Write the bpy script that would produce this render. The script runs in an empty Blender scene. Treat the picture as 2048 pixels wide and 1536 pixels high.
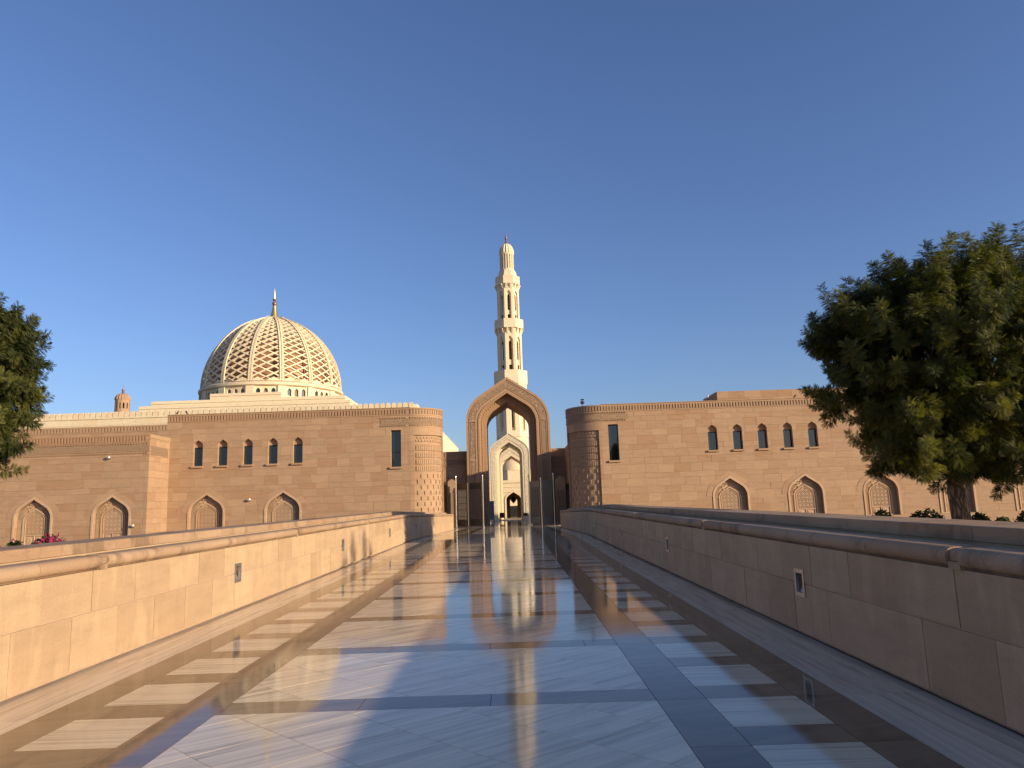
import bpy, bmesh, math, random
import numpy as np
from mathutils import Vector, Matrix
R_ = math.radians
random.seed(7)
rng = np.random.default_rng(7)
scene = bpy.context.scene
col = scene.collection

# ------------------------------------------------------------------ camera
F_PX, PITCH, YAW, ROLL = 1500.0, math.atan(250 / 1500), R_(0.14), R_(1.9)
EYE = Vector((0.67, 0.0, 1.6))
_r0 = Vector((math.cos(YAW), -math.sin(YAW), 0))
_fw = Vector((math.sin(YAW) * math.cos(PITCH), math.cos(YAW) * math.cos(PITCH), math.sin(PITCH)))
_up = _r0.cross(_fw)
CX = math.cos(ROLL) * _r0 - math.sin(ROLL) * _up
CY = math.sin(ROLL) * _r0 + math.cos(ROLL) * _up
cam_data = bpy.data.cameras.new('camera')
cam_data.sensor_width = 36.0
cam_data.lens = F_PX / 2048 * 36
cam_data.clip_start = 0.05
cam_data.clip_end = 6000
cam = bpy.data.objects.new('camera', cam_data)
cam.matrix_world = Matrix((
    (CX.x, CY.x, -_fw.x, EYE.x), (CX.y, CY.y, -_fw.y, EYE.y),
    (CX.z, CY.z, -_fw.z, EYE.z), (0, 0, 0, 1)))
col.objects.link(cam)
scene.camera = cam

def at(px, py, Y):
    """point of the photograph's pixel at depth Y (metres ahead)"""
    d = _fw * F_PX + CX * (px - 1024) - CY * (py - 768)
    return EYE + d * ((Y - EYE.y) / d.y)

# ------------------------------------------------------------------ light
SUN_AZ, SUN_EL = 60.0, 12.5          # degrees to the right of straight behind, height
sd = Vector((math.sin(R_(SUN_AZ)) * math.cos(R_(SUN_EL)), -math.cos(R_(SUN_AZ)) * math.cos(R_(SUN_EL)), math.sin(R_(SUN_EL))))
sun = bpy.data.lights.new('sun', 'SUN')
sun.energy = 4.6
sun.angle = R_(0.53)
sun.color = (1.0, 0.80, 0.55)
so = bpy.data.objects.new('sun', sun)
so.rotation_euler = (-sd).to_track_quat('-Z', 'Y').to_euler()
so.location = sd * 200
col.objects.link(so)

world = bpy.data.worlds.new('World')
scene.world = world
world.use_nodes = True
wn, wl = world.node_tree.nodes, world.node_tree.links
wn.clear()
sky = wn.new('ShaderNodeTexSky')
sky.sky_type = 'NISHITA'
sky.sun_disc = False
sky.sun_elevation = R_(SUN_EL)
sky.sun_rotation = math.atan2(sd.x, sd.y)
sky.altitude = 0
sky.air_density = 1.0
sky.dust_density = 1.0
sky.ozone_density = 3.0
bg = wn.new('ShaderNodeBackground')
bg.inputs['Strength'].default_value = 0.10
wo = wn.new('ShaderNodeOutputWorld')
tint = wn.new('ShaderNodeMix'); tint.data_type = 'RGBA'; tint.blend_type = 'MULTIPLY'
tint.inputs[0].default_value = 1.0
tint.inputs[7].default_value = (0.97, 0.965, 1.20, 1)
wl.new(sky.outputs[0], tint.inputs[6])
wl.new(tint.outputs[2], bg.inputs[0])
wl.new(bg.outputs[0], wo.inputs[0])

scene.view_settings.view_transform = 'Standard'
scene.view_settings.look = 'None'
scene.view_settings.gamma = 1
scene.view_settings.use_curve_mapping = False
scene.view_settings.exposure = 0.55
scene.render.engine = 'CYCLES'
scene.cycles.max_bounces = 8
scene.cycles.use_denoising = True

# ------------------------------------------------------------------ object helpers
def tag(o, label=None, cat=None, group=None, kind=None):
    if label: o['label'] = label
    if cat: o['category'] = cat
    if group: o['group'] = group
    if kind: o['kind'] = kind
    return o

def thing(name, loc, label, cat, group=None):
    o = bpy.data.objects.new(name, None)
    o.empty_display_size = 0.3
    o.location = loc
    col.objects.link(o)
    return tag(o, label, cat, group)

def world_loc(o):
    v = Vector(o.location)
    return v

def link(name, me, parent=None, loc=None):
    o = bpy.data.objects.new(name, me)
    col.objects.link(o)
    if loc is not None: o.location = loc
    if parent is not None:
        o.parent = parent
        o.matrix_parent_inverse = Matrix.Translation(-Vector(parent.get('_wl', parent.location)))
    o['_wl'] = tuple(o.location)
    return o

class MB:
    def __init__(self):
        self.v, self.f = [], []
    def add(self, vs, fs):
        n = len(self.v)
        self.v += [tuple(p) for p in vs]
        self.f += [tuple(i + n for i in f) for f in fs]
        return self
    def box(self, x0, x1, y0, y1, z0, z1):
        return self.add([(x0, y0, z0), (x1, y0, z0), (x1, y1, z0), (x0, y1, z0), (x0, y0, z1), (x1, y0, z1), (x1, y1, z1), (x0, y1, z1)],
                        [(0, 3, 2, 1), (4, 5, 6, 7), (0, 1, 5, 4), (1, 2, 6, 5), (2, 3, 7, 6), (3, 0, 4, 7)])
    def prism(self, poly, y0, y1):
        """poly: list of (x,z) counter-clockwise seen from -Y (x right, z up); extruded along Y"""
        n = len(poly)
        vs = [(x, y0, z) for x, z in poly] + [(x, y1, z) for x, z in poly]
        fs = [tuple(range(n)), tuple(range(2 * n - 1, n - 1, -1))]
        for i in range(n):
            j = (i + 1) % n
            fs.append((j, i, i + n, j + n))
        return self.add(vs, fs)
    def slab(self, poly, z0, z1, zf=None):
        """poly: list of (x,y) counter-clockwise seen from above"""
        n = len(poly)
        q = (lambda y: 0) if zf is None else zf
        vs = [(x, y, z0 + q(y)) for x, y in poly] + [(x, y, z1 + q(y)) for x, y in poly]
        fs = [tuple(range(n - 1, -1, -1)), tuple(range(n, 2 * n))]
        for i in range(n):
            j = (i + 1) % n
            fs.append((i, j, j + n, i + n))
        return self.add(vs, fs)
    def lathe(self, prof, cx, cy, n=24, a0=0.0, a1=2 * math.pi, rmod=None):
        full = abs(a1 - a0 - 2 * math.pi) < 1e-6
        m = n if full else n + 1
        vs = []
        for r, z in prof:
            for k in range(m):
                a = a0 + (a1 - a0) * k / n
                rr = r * (rmod(a, z) if rmod else 1)
                vs.append((cx + rr * math.cos(a), cy + rr * math.sin(a), z))
        fs = []
        for i in range(len(prof) - 1):
            for k in range(n):
                k2 = (k + 1) % m
                fs.append((i * m + k, i * m + k2, (i + 1) * m + k2, (i + 1) * m + k))
        if full:
            fs.append(tuple(range(m - 1, -1, -1)))
            fs.append(tuple((len(prof) - 1) * m + k for k in range(m)))
        return self.add(vs, fs)
    def tube(self, pts, rad, n=8):
        pts = [Vector(p) for p in pts]
        if not hasattr(rad, '__len__'): rad = [rad] * len(pts)
        vs = []
        u = None
        for i, p in enumerate(pts):
            t = (pts[min(i + 1, len(pts) - 1)] - pts[max(i - 1, 0)]).normalized()
            if u is None:
                u = t.orthogonal().normalized()
            else:
                u = (u - t * u.dot(t)).normalized()
            w = t.cross(u)
            for k in range(n):
                a = 2 * math.pi * k / n
                vs.append(p + (u * math.cos(a) + w * math.sin(a)) * rad[i])
        fs = []
        for i in range(len(pts) - 1):
            for k in range(n):
                k2 = (k + 1) % n
                fs.append((i * n + k, i * n + k2, (i + 1) * n + k2, (i + 1) * n + k))
        fs.append(tuple(range(n - 1, -1, -1)))
        fs.append(tuple((len(pts) - 1) * n + k for k in range(n)))
        return self.add(vs, fs)
    def strip(self, outer, inner, y0, y1):
        """frame between two (x,z) curves with the same count, extruded along Y, open ends capped"""
        n = len(outer)
        vs = [(x, y0, z) for x, z in outer] + [(x, y0, z) for x, z in inner] + [(x, y1, z) for x, z in outer] + [(x, y1, z) for x, z in inner]
        fs = []
        for i in range(n - 1):
            o0, o1, i0, i1 = i, i + 1, n + i, n + i + 1
            fs.append((o0, i0, i1, o1))
            fs.append((2 * n + o0, 2 * n + o1, 2 * n + i1, 2 * n + i0))
            fs.append((o0, o1, 2 * n + o1, 2 * n + o0))
            fs.append((i0, 2 * n + i0, 2 * n + i1, i1))
        for e in (0, n - 1):
            q = (e, 2 * n + e, 3 * n + e, n + e)
            fs.append(q if e == 0 else q[::-1])
        return self.add(vs, fs)
    def mesh(self, name, mat, smooth=False, merge=False):
        me = bpy.data.meshes.new(name)
        me.from_pydata(self.v, [], self.f)
        if merge:
            bm = bmesh.new(); bm.from_mesh(me)
            bmesh.ops.remove_doubles(bm, verts=bm.verts, dist=0.0005)
            bm.to_mesh(me); bm.free()
        if mat is not None: me.materials.append(mat)
        if smooth:
            me.polygons.foreach_set('use_smooth', [True] * len(me.polygons))
            try: me.set_sharp_from_angle(angle=R_(38))
            except Exception: pass
        me.update()
        return me
    def build(self, name, mat, parent=None, smooth=False, merge=False, loc=None):
        return link(name, self.mesh(name, mat, smooth, merge), parent, loc)

def fixn(o):
    bm = bmesh.new(); bm.from_mesh(o.data)
    bmesh.ops.recalc_face_normals(bm, faces=bm.faces)
    bm.to_mesh(o.data); bm.free()
    return o

# ------------------------------------------------------------------ materials
def new_mat(name):
    m = bpy.data.materials.new(name)
    m.use_nodes = True
    nt = m.node_tree
    b = nt.nodes['Principled BSDF']
    return m, nt, b

def N(nt, t, **kw):
    n = nt.nodes.new(t)
    for k, v in kw.items():
        if k in n.inputs: n.inputs[k].default_value = v
        else: setattr(n, k, v)
    return n

def mixc(nt, fac, a, b, mode='MIX'):
    n = nt.nodes.new('ShaderNodeMix'); n.data_type = 'RGBA'; n.blend_type = mode
    for s, v in ((0, fac), (6, a), (7, b)):
        if hasattr(v, 'links') or hasattr(v, 'is_output'): nt.links.new(v, n.inputs[s])
        else: n.inputs[s].default_value = v if s == 0 else (*v, 1) if len(v) == 3 else v
    return n.outputs[2]

def ramp(nt, src, stops):
    n = nt.nodes.new('ShaderNodeValToRGB')
    e = n.color_ramp.elements
    while len(e) > 1: e.remove(e[-1])
    for i, (p, c) in enumerate(stops):
        x = e[0] if i == 0 else e.new(p)
        x.position = p
        x.color = (*c, 1) if hasattr(c, '__len__') else (c, c, c, 1)
    nt.links.new(src, n.inputs[0])
    return n.outputs[0]

def stone(name, base, var=0.16, rough=0.85, bump=0.25, scale=1.0, stain=0.0, streak=0.0, hue=(1.06, 0.98, 0.92)):
    """sandstone: tone per block from the object's random value, soft bedding, grain"""
    m, nt, b = new_mat(name)
    L = nt.links
    geo = N(nt, 'ShaderNodeNewGeometry')
    oi = N(nt, 'ShaderNodeObjectInfo')
    base = Vector(base)
    dark = base * (1 - var); light = base * (1 + var)
    dark = Vector((dark.x * hue[0], dark.y * hue[1], dark.z * hue[2]))
    c = ramp(nt, oi.outputs['Random'], [(0.0, dark), (0.35, base * 0.99), (0.7, base * 1.02), (1.0, light)])
    mp = N(nt, 'ShaderNodeMapping'); mp.inputs['Scale'].default_value = (0.5, 0.5, 2.6)
    L.new(geo.outputs['Position'], mp.inputs[0])
    off = N(nt, 'ShaderNodeVectorMath', operation='SCALE'); 
    comb = N(nt, 'ShaderNodeCombineXYZ')
    mul = N(nt, 'ShaderNodeMath', operation='MULTIPLY'); L.new(oi.outputs['Random'], mul.inputs[0]); mul.inputs[1].default_value = 57.0
    for i in range(3): L.new(mul.outputs[0], comb.inputs[i])
    addv = N(nt, 'ShaderNodeVectorMath', operation='ADD'); L.new(mp.outputs[0], addv.inputs[0]); L.new(comb.outputs[0], addv.inputs[1])
    n1 = N(nt, 'ShaderNodeTexNoise'); n1.inputs['Scale'].default_value = 2.2 * scale; n1.inputs['Detail'].default_value = 6; n1.inputs['Roughness'].default_value = 0.6
    L.new(addv.outputs[0], n1.inputs['Vector'])
    c = mixc(nt, 1.0, c, ramp(nt, n1.outputs[0], [(0.25, 0.86), (0.5, 1.0), (0.78, 1.10)]), 'MULTIPLY')
    n2 = N(nt, 'ShaderNodeTexNoise'); n2.inputs['Scale'].default_value = 60 * scale; n2.inputs['Detail'].default_value = 4
    L.new(geo.outputs['Position'], n2.inputs['Vector'])
    c = mixc(nt, 1.0, c, ramp(nt, n2.outputs[0], [(0.3, 0.93), (0.7, 1.06)]), 'MULTIPLY')
    if stain > 0:
        n3 = N(nt, 'ShaderNodeTexNoise'); n3.inputs['Scale'].default_value = 1.1; n3.inputs['Detail'].default_value = 8; n3.inputs['Roughness'].default_value = 0.7
        mp3 = N(nt, 'ShaderNodeMapping'); mp3.inputs['Scale'].default_value = (1, 1.6, 1.0)
        L.new(geo.outputs['Position'], mp3.inputs[0]); L.new(mp3.outputs[0], n3.inputs['Vector'])
        f = ramp(nt, n3.outputs[0], [(0.53, 0.0), (0.64, stain)])
        c = mixc(nt, f, c, (base.x * 0.52, base.y * 0.5, base.z * 0.5))
    if streak > 0:
        n4 = N(nt, 'ShaderNodeTexNoise'); n4.inputs['Scale'].default_value = 1.0; n4.inputs['Detail'].default_value = 6
        mp4 = N(nt, 'ShaderNodeMapping'); mp4.inputs['Scale'].default_value = (4.5, 4.5, 1.3)
        L.new(geo.outputs['Position'], mp4.inputs[0]); L.new(mp4.outputs[0], n4.inputs['Vector'])
        f = ramp(nt, n4.outputs[0], [(0.53, 0.0), (0.66, streak)])
        c = mixc(nt, f, c, (min(base.x * 1.35, .8), min(base.y * 1.4, .75), min(base.z * 1.4, .7)))
        n5 = N(nt, 'ShaderNodeTexNoise'); n5.inputs['Scale'].default_value = 0.7; n5.inputs['Detail'].default_value = 5
        mp5 = N(nt, 'ShaderNodeMapping'); mp5.inputs['Scale'].default_value = (5, 5, 1.2); mp5.inputs['Location'].default_value = (31, 7, 3)
        L.new(geo.outputs['Position'], mp5.inputs[0]); L.new(mp5.outputs[0], n5.inputs['Vector'])
        f = ramp(nt, n5.outputs[0], [(0.56, 0.0), (0.72, streak)])
        c = mixc(nt, f, c, (base.x * 0.72, base.y * 0.68, base.z * 0.66))
    L.new(c, b.inputs['Base Color'])
    b.inputs['Roughness'].default_value = rough
    b.inputs['Specular IOR Level'].default_value = 0.25
    bp = N(nt, 'ShaderNodeBump'); bp.inputs['Strength'].default_value = bump; bp.inputs['Distance'].default_value = 0.02
    mix = N(nt, 'ShaderNodeMath', operation='ADD'); L.new(n1.outputs[0], mix.inputs[0]); L.new(n2.outputs[0], mix.inputs[1])
    L.new(mix.outputs[0], bp.inputs['Height']); L.new(bp.outputs[0], b.inputs['Normal'])
    return m

def carved(name, base, scale=2.2, depth=0.09, kind='VORONOI', rough=0.85):
    """stone with carved relief"""
    m, nt, b = new_mat(name)
    L = nt.links
    geo = N(nt, 'ShaderNodeNewGeometry')
    vo = N(nt, 'ShaderNodeTexVoronoi'); vo.feature = 'DISTANCE_TO_EDGE'; vo.inputs['Scale'].default_value = scale
    no = N(nt, 'ShaderNodeTexNoise'); no.inputs['Scale'].default_value = scale * 1.7; no.inputs['Detail'].default_value = 2
    L.new(geo.outputs['Position'], no.inputs['Vector'])
    va = N(nt, 'ShaderNodeVectorMath', operation='MULTIPLY_ADD'); va.inputs[1].default_value = (0.5, 0.5, 0.5)
    L.new(no.outputs['Color'], va.inputs[0]); L.new(geo.outputs['Position'], va.inputs[2])
    L.new(va.outputs[0], vo.inputs['Vector'])
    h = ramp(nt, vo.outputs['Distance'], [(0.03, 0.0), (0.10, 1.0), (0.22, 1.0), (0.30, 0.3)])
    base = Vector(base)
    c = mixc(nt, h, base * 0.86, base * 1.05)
    L.new(c, b.inputs['Base Color']); b.inputs['Roughness'].default_value = rough
    bp = N(nt, 'ShaderNodeBump'); bp.inputs['Strength'].default_value = 0.9; bp.inputs['Distance'].default_value = depth
    L.new(h, bp.inputs['Height']); L.new(bp.outputs[0], b.inputs['Normal'])
    return m

def flat(name, color, rough=0.6, metal=0.0, spec=0.5, noise=0.12, nscale=8.0):
    m, nt, b = new_mat(name)
    geo = N(nt, 'ShaderNodeNewGeometry')
    no = N(nt, 'ShaderNodeTexNoise'); no.inputs['Scale'].default_value = nscale; no.inputs['Detail'].default_value = 5
    nt.links.new(geo.outputs['Position'], no.inputs['Vector'])
    base = Vector(color)
    c = ramp(nt, no.outputs[0], [(0.3, base * (1 - noise)), (0.7, base * (1 + noise))])
    nt.links.new(c, b.inputs['Base Color'])
    b.inputs['Roughness'].default_value = rough
    b.inputs['Metallic'].default_value = metal
    b.inputs['Specular IOR Level'].default_value = spec
    return m

def polished(name, c0, c1, ang=0.0, vein=14.0, rough=0.07, tone=0.1, fine=True):
    """polished floor stone with straight veins running along direction ang in the floor plane"""
    m, nt, b = new_mat(name)
    L = nt.links
    geo = N(nt, 'ShaderNodeNewGeometry'); oi = N(nt, 'ShaderNodeObjectInfo')
    rot = N(nt, 'ShaderNodeMapping'); rot.inputs['Rotation'].default_value = (0, 0, -ang)
    L.new(geo.outputs['Position'], rot.inputs[0])
    comb = N(nt, 'ShaderNodeCombineXYZ'); mul = N(nt, 'ShaderNodeMath', operation='MULTIPLY'); mul.inputs[1].default_value = 31.0
    L.new(oi.outputs['Random'], mul.inputs[0]); L.new(mul.outputs[0], comb.inputs[0]); L.new(mul.outputs[0], comb.inputs[1])
    add = N(nt, 'ShaderNodeVectorMath', operation='ADD'); L.new(rot.outputs[0], add.inputs[0]); L.new(comb.outputs[0], add.inputs[1])
    sc = N(nt, 'ShaderNodeMapping'); sc.inputs['Scale'].default_value = (0.55, vein, 1)
    L.new(add.outputs[0], sc.inputs[0])
    n1 = N(nt, 'ShaderNodeTexNoise'); n1.inputs['Scale'].default_value = 1.0; n1.inputs['Detail'].default_value = 7; n1.inputs['Roughness'].default_value = 0.62; n1.inputs['Distortion'].default_value = 0.35
    L.new(sc.outputs[0], n1.inputs['Vector'])
    sc2 = N(nt, 'ShaderNodeMapping'); sc2.inputs['Scale'].default_value = (0.8, vein * 2.6, 1)
    L.new(add.outputs[0], sc2.inputs[0])
    n2 = N(nt, 'ShaderNodeTexNoise'); n2.inputs['Scale'].default_value = 1.0; n2.inputs['Detail'].default_value = 4
    L.new(sc2.outputs[0], n2.inputs['Vector'])
    c = ramp(nt, n1.outputs[0], [(0.30, c0), (0.47, Vector(c0).lerp(Vector(c1), 0.75)), (0.62, c1)])
    c = mixc(nt, 1.0, c, ramp(nt, n2.outputs[0], [(0.32, 0.84), (0.6, 1.05)]), 'MULTIPLY')
    c = mixc(nt, 1.0, c, ramp(nt, oi.outputs['Random'], [(0, 1 - tone), (1, 1 + tone)]), 'MULTIPLY')
    L.new(c, b.inputs['Base Color'])
    # foot traffic dulls the polish unevenly
    n3 = N(nt, 'ShaderNodeTexNoise'); n3.inputs['Scale'].default_value = 0.9; n3.inputs['Detail'].default_value = 5
    L.new(geo.outputs['Position'], n3.inputs['Vector'])
    r = N(nt, 'ShaderNodeMapRange'); r.inputs[1].default_value = 0.3; r.inputs[2].default_value = 0.7
    r.inputs[3].default_value = rough * 0.7; r.inputs[4].default_value = rough * 1.5
    L.new(n3.outputs[0], r.inputs[0]); L.new(r.outputs[0], b.inputs['Roughness'])
    b.inputs['Specular IOR Level'].default_value = 0.26
    n4 = N(nt, 'ShaderNodeTexNoise'); n4.inputs['Scale'].default_value = 1.6; n4.inputs['Detail'].default_value = 2
    L.new(geo.outputs['Position'], n4.inputs['Vector'])
    bp = N(nt, 'ShaderNodeBump'); bp.inputs['Strength'].default_value = 0.05; bp.inputs['Distance'].default_value = 0.02
    L.new(n4.outputs[0], bp.inputs['Height']); L.new(bp.outputs[0], b.inputs['Normal'])
    return m

PINK = (0.358, 0.235, 0.142)
CREAM = (0.66, 0.56, 0.385)
M = {}
M['pink'] = stone('pink sandstone', PINK, var=0.11)
M['niche'] = stone('pale niche stone', (0.46, 0.32, 0.205), var=0.08)
M['pink_wall'] = stone('pink sandstone of the parapet', (0.43, 0.302, 0.182), var=0.11, bump=0.3, streak=0.28, hue=(1.02, 0.99, 0.97))
M['coping'] = stone('coping sandstone', (0.37, 0.25, 0.155), var=0.10, stain=0.8, bump=0.35)
M['joint'] = flat('mortar', (0.22, 0.15, 0.105), 0.95)
M['pale_joint'] = flat('pale mortar', (0.44, 0.31, 0.21), 0.95)
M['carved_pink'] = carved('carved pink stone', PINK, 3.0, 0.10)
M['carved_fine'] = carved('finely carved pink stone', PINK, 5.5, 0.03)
M['cream'] = stone('cream limestone', CREAM, var=0.05, bump=0.12)
M['cream_carved'] = carved('carved cream limestone', CREAM, 2.4, 0.04)
M['dark_slab'] = polished('polished brown slab', (0.165, 0.108, 0.062), (0.235, 0.157, 0.094), 0.3, 3.0, 0.06, 0.16)
M['striped'] = polished('striped marble', (0.38, 0.29, 0.185), (0.78, 0.625, 0.42), 0.0, 16, 0.06, 0.05)
M['edge'] = polished('striped edge marble', (0.34, 0.27, 0.19), (0.70, 0.58, 0.43), R_(90), 12, 0.12, 0.06)
M['panel'] = polished('veined panel marble', (0.43, 0.335, 0.21), (0.80, 0.64, 0.425), R_(38), 7.0, 0.075, 0.03)
M['grout'] = flat('dark grout', (0.06, 0.05, 0.045), 0.8)
M['glass'] = flat('dark window glass', (0.012, 0.018, 0.018), 0.03, 0.0, 1.0, 0.02)
M['frame'] = flat('dark bronze window frame', (0.03, 0.028, 0.025), 0.4, 0.6)
M['metal'] = flat('weathered bronze gate metal', (0.075, 0.062, 0.048), 0.5, 0.3)
M['pale_metal'] = flat('greenish gate metal with painted sky sheen', (0.19, 0.19, 0.15), 0.45, 0.3)  # lighter copy of the gate metal, sky reflection put into its colour
M['steel'] = flat('polished steel post', (0.75, 0.72, 0.66), 0.18, 1.0, 0.5, 0.03)
M['lamp_steel'] = flat('brushed steel lamp plate', (0.42, 0.41, 0.38), 0.4, 0.8)
M['black'] = flat('black painted metal', (0.012, 0.012, 0.013), 0.45)
M['white'] = flat('white lamp housing', (0.75, 0.73, 0.68), 0.4)
M['gold'] = flat('gold leaf', (0.85, 0.58, 0.2), 0.28, 0.9)
M['rust'] = flat('brown finial ball', (0.22, 0.10, 0.06), 0.4, 0.4)
M['inner_dome'] = flat('bronze toned inner dome', (0.33, 0.165, 0.085), 0.5, 0.3, 0.5, 0.1, 0.5)
M['ground'] = flat('dry sandy soil', (0.30, 0.23, 0.15), 0.95, 0, 0.2, 0.2, 0.6)
M['maroon'] = flat('maroon cloth', (0.10, 0.012, 0.015), 0.8)
M['grey'] = flat('grey painted panel', (0.16, 0.155, 0.165), 0.5)

def leaf_mat(name, c0, c1, trans=0.35):
    m, nt, b = new_mat(name)
    L = nt.links
    at_ = N(nt, 'ShaderNodeAttribute'); at_.attribute_name = 'tone'
    c = ramp(nt, at_.outputs['Fac'], [(0, c0), (1, c1)])
    L.new(c, b.inputs['Base Color']); b.inputs['Roughness'].default_value = 0.6; b.inputs['Specular IOR Level'].default_value = 0.2
    tr = N(nt, 'ShaderNodeBsdfTranslucent'); 
    L.new(mixc(nt, 1.0, c, (1.25, 1.3, 0.5), 'MULTIPLY'), tr.inputs[0])
    mx = N(nt, 'ShaderNodeMixShader'); mx.inputs[0].default_value = trans
    out = nt.nodes['Material Output']
    L.new(b.outputs[0], mx.inputs[1]); L.new(tr.outputs[0], mx.inputs[2]); L.new(mx.outputs[0], out.inputs[0])
    return m
M['leaf'] = leaf_mat('green compound leaves', (0.022, 0.035, 0.010), (0.19, 0.185, 0.048))
M['shrub_leaf'] = leaf_mat('shrub leaves', (0.03, 0.05, 0.015), (0.09, 0.10, 0.03))
M['flower'] = leaf_mat('magenta bracts', (0.20, 0.015, 0.065), (0.38, 0.04, 0.14))
def bark_mat():
    m, nt, b = new_mat('flaky bark')
    L = nt.links
    geo = N(nt, 'ShaderNodeNewGeometry')
    mp = N(nt, 'ShaderNodeMapping'); mp.inputs['Scale'].default_value = (9, 9, 2.2)
    L.new(geo.outputs['Position'], mp.inputs[0])
    vo = N(nt, 'ShaderNodeTexVoronoi'); vo.feature = 'DISTANCE_TO_EDGE'; vo.inputs['Scale'].default_value = 1.0
    no = N(nt, 'ShaderNodeTexNoise'); no.inputs['Scale'].default_value = 1.0; no.inputs['Detail'].default_value = 6
    L.new(mp.outputs[0], no.inputs['Vector'])
    va = N(nt, 'ShaderNodeVectorMath', operation='MULTIPLY_ADD'); va.inputs[1].default_value = (1.2, 1.2, 1.2)
    L.new(no.outputs['Color'], va.inputs[0]); L.new(mp.outputs[0], va.inputs[2]); L.new(va.outputs[0], vo.inputs['Vector'])
    h = ramp(nt, vo.outputs['Distance'], [(0.0, 0.0), (0.25, 1.0)])
    L.new(mixc(nt, h, (0.07, 0.045, 0.03), (0.27, 0.19, 0.12)), b.inputs['Base Color'])
    b.inputs['Roughness'].default_value = 0.9
    bp = N(nt, 'ShaderNodeBump'); bp.inputs['Strength'].default_value = 1.0; bp.inputs['Distance'].default_value = 0.06
    L.new(h, bp.inputs['Height']); L.new(bp.outputs[0], b.inputs['Normal'])
    return m
M['bark'] = bark_mat()

# ------------------------------------------------------------------ 2-D helpers
def clip_half(poly, p, q, keep_left=True):
    """part of a convex polygon to the left (or right) of the line p->q"""
    out = []
    def side(a): 
        s = (q[0] - p[0]) * (a[1] - p[1]) - (q[1] - p[1]) * (a[0] - p[0])
        return s if keep_left else -s
    n = len(poly)
    for i in range(n):
        a, b = poly[i], poly[(i + 1) % n]
        sa, sb = side(a), side(b)
        if sa >= -1e-9: out.append(a)
        if (sa > 1e-9 and sb < -1e-9) or (sa < -1e-9 and sb > 1e-9):
            t = sa / (sa - sb)
            out.append((a[0] + (b[0] - a[0]) * t, a[1] + (b[1] - a[1]) * t))
    return out if len(out) >= 3 else []

def parea(p):
    return 0.5 * sum(p[i][0] * p[(i + 1) % len(p)][1] - p[(i + 1) % len(p)][0] * p[i][1] for i in range(len(p)))

def minus(polys, hole):
    """convex polygons minus a convex counter-clockwise hole"""
    hx0, hx1 = min(p[0] for p in hole), max(p[0] for p in hole)
    hz0, hz1 = min(p[1] for p in hole), max(p[1] for p in hole)
    res = []
    for P in polys:
        if max(p[0] for p in P) <= hx0 or min(p[0] for p in P) >= hx1 or max(p[1] for p in P) <= hz0 or min(p[1] for p in P) >= hz1:
            res.append(P); continue
        cur = P
        for i in range(len(hole)):
            a, b = hole[i], hole[(i + 1) % len(hole)]
            o = clip_half(cur, a, b, False)
            if o and parea(o) > 1e-4: res.append(o)
            cur = clip_half(cur, a, b, True)
            if not cur or parea(cur) < 1e-5: break
    return res

def arch_curve(cx, hw, z0, zs, rise=None, n=9):
    """pointed arch from lower left up over the apex to lower right: list of (x, z)"""
    al, r1 = R_(57), 0.75
    pts = []
    for k in range(n + 1):
        a = al * k / n
        pts.append((1 - r1 + r1 * math.cos(a), r1 * math.sin(a)))
    px, pz = pts[-1]
    top = pz + px / math.tan(al)
    sc = 1.0 if rise is None else rise / (top * hw)
    half = [(1, z0)] 
    right = [(cx + hw * x, zs + hw * z * sc) for x, z in pts]
    apex = (cx, zs + hw * top * sc)
    R = [(cx + hw, z0)] + right
    Lf = [(2 * cx - x, z) for x, z in R]
    return Lf + [apex] + R[::-1]

def arch_hole(cx, hw, z0, zs, rise=None, n=4):
    """the same outline as a counter-clockwise convex polygon"""
    c = arch_curve(cx, hw, z0, zs, rise, n)
    return c[::-1]

def rect(x0, x1, z0, z1):
    return [(x0, z0), (x1, z0), (x1, z1), (x0, z1)]

# ------------------------------------------------------------------ ground, walkway
def zf(y):
    return 0.012 * y if y < 33 else max(0.396 - 0.0073 * (y - 33), 0.18)

g = MB()
xs = [-3000, -400, -120, -60, -5.4, 5.4, 60, 120, 400, 3000]
ys = [-3000, -300, -60, 0, 33, 58, 100, 200, 600, 3000]
vs = [(x, y, 0.0) for y in ys for x in xs]
fs = [(j * 10 + i, j * 10 + i + 1, (j + 1) * 10 + i + 1, (j + 1) * 10 + i) for j in range(9) for i in range(9)]
g.add(vs, fs)
ground = g.build('ground', M['ground']); ground.location.z = -1.6
tag(ground, 'dry sandy soil around the buildings and walkway', kind='structure')

walk = bpy.data.objects.new('walkway', None)
walk.location = (0, 0, 0); col.objects.link(walk)
tag(walk, 'polished marble walkway leading straight to the arch', kind='structure')
ysg = [-3] + [33] + [62.5]
b = MB()
for a, c in ((-3, 33), (33, 62.5)):
    b.slab([(-4.2, a), (4.2, a), (4.2, c), (-4.2, c)], -0.30, -0.012, zf)
b.build('grout_bed', M['grout'], walk)
GAP = 0.0025
def tile(name, mat, poly, parent=walk, h=0.0):
    mb = MB().slab(poly, -0.02, h, zf)
    return mb.build(name, mat, parent)
def rtile(name, mat, x0, x1, y0, y1, g=GAP):
    if y0 < 33 < y1:
        rtile(name, mat, x0, x1, y0, 33, g); rtile(name, mat, x0, x1, 33, y1, g); return
    tile(name, mat, [(x0 + g, y0 + g), (x1 - g, y0 + g), (x1 - g, y1 - g), (x0 + g, y1 - g)])
PITCH_Y, BAND = 2.28, 0.37
WP, WTI, WTO, WB, WW = 1.745, 2.135, 2.84, 3.2, 3.84
y_end = 61.0
k = -3
bands = []
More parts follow.
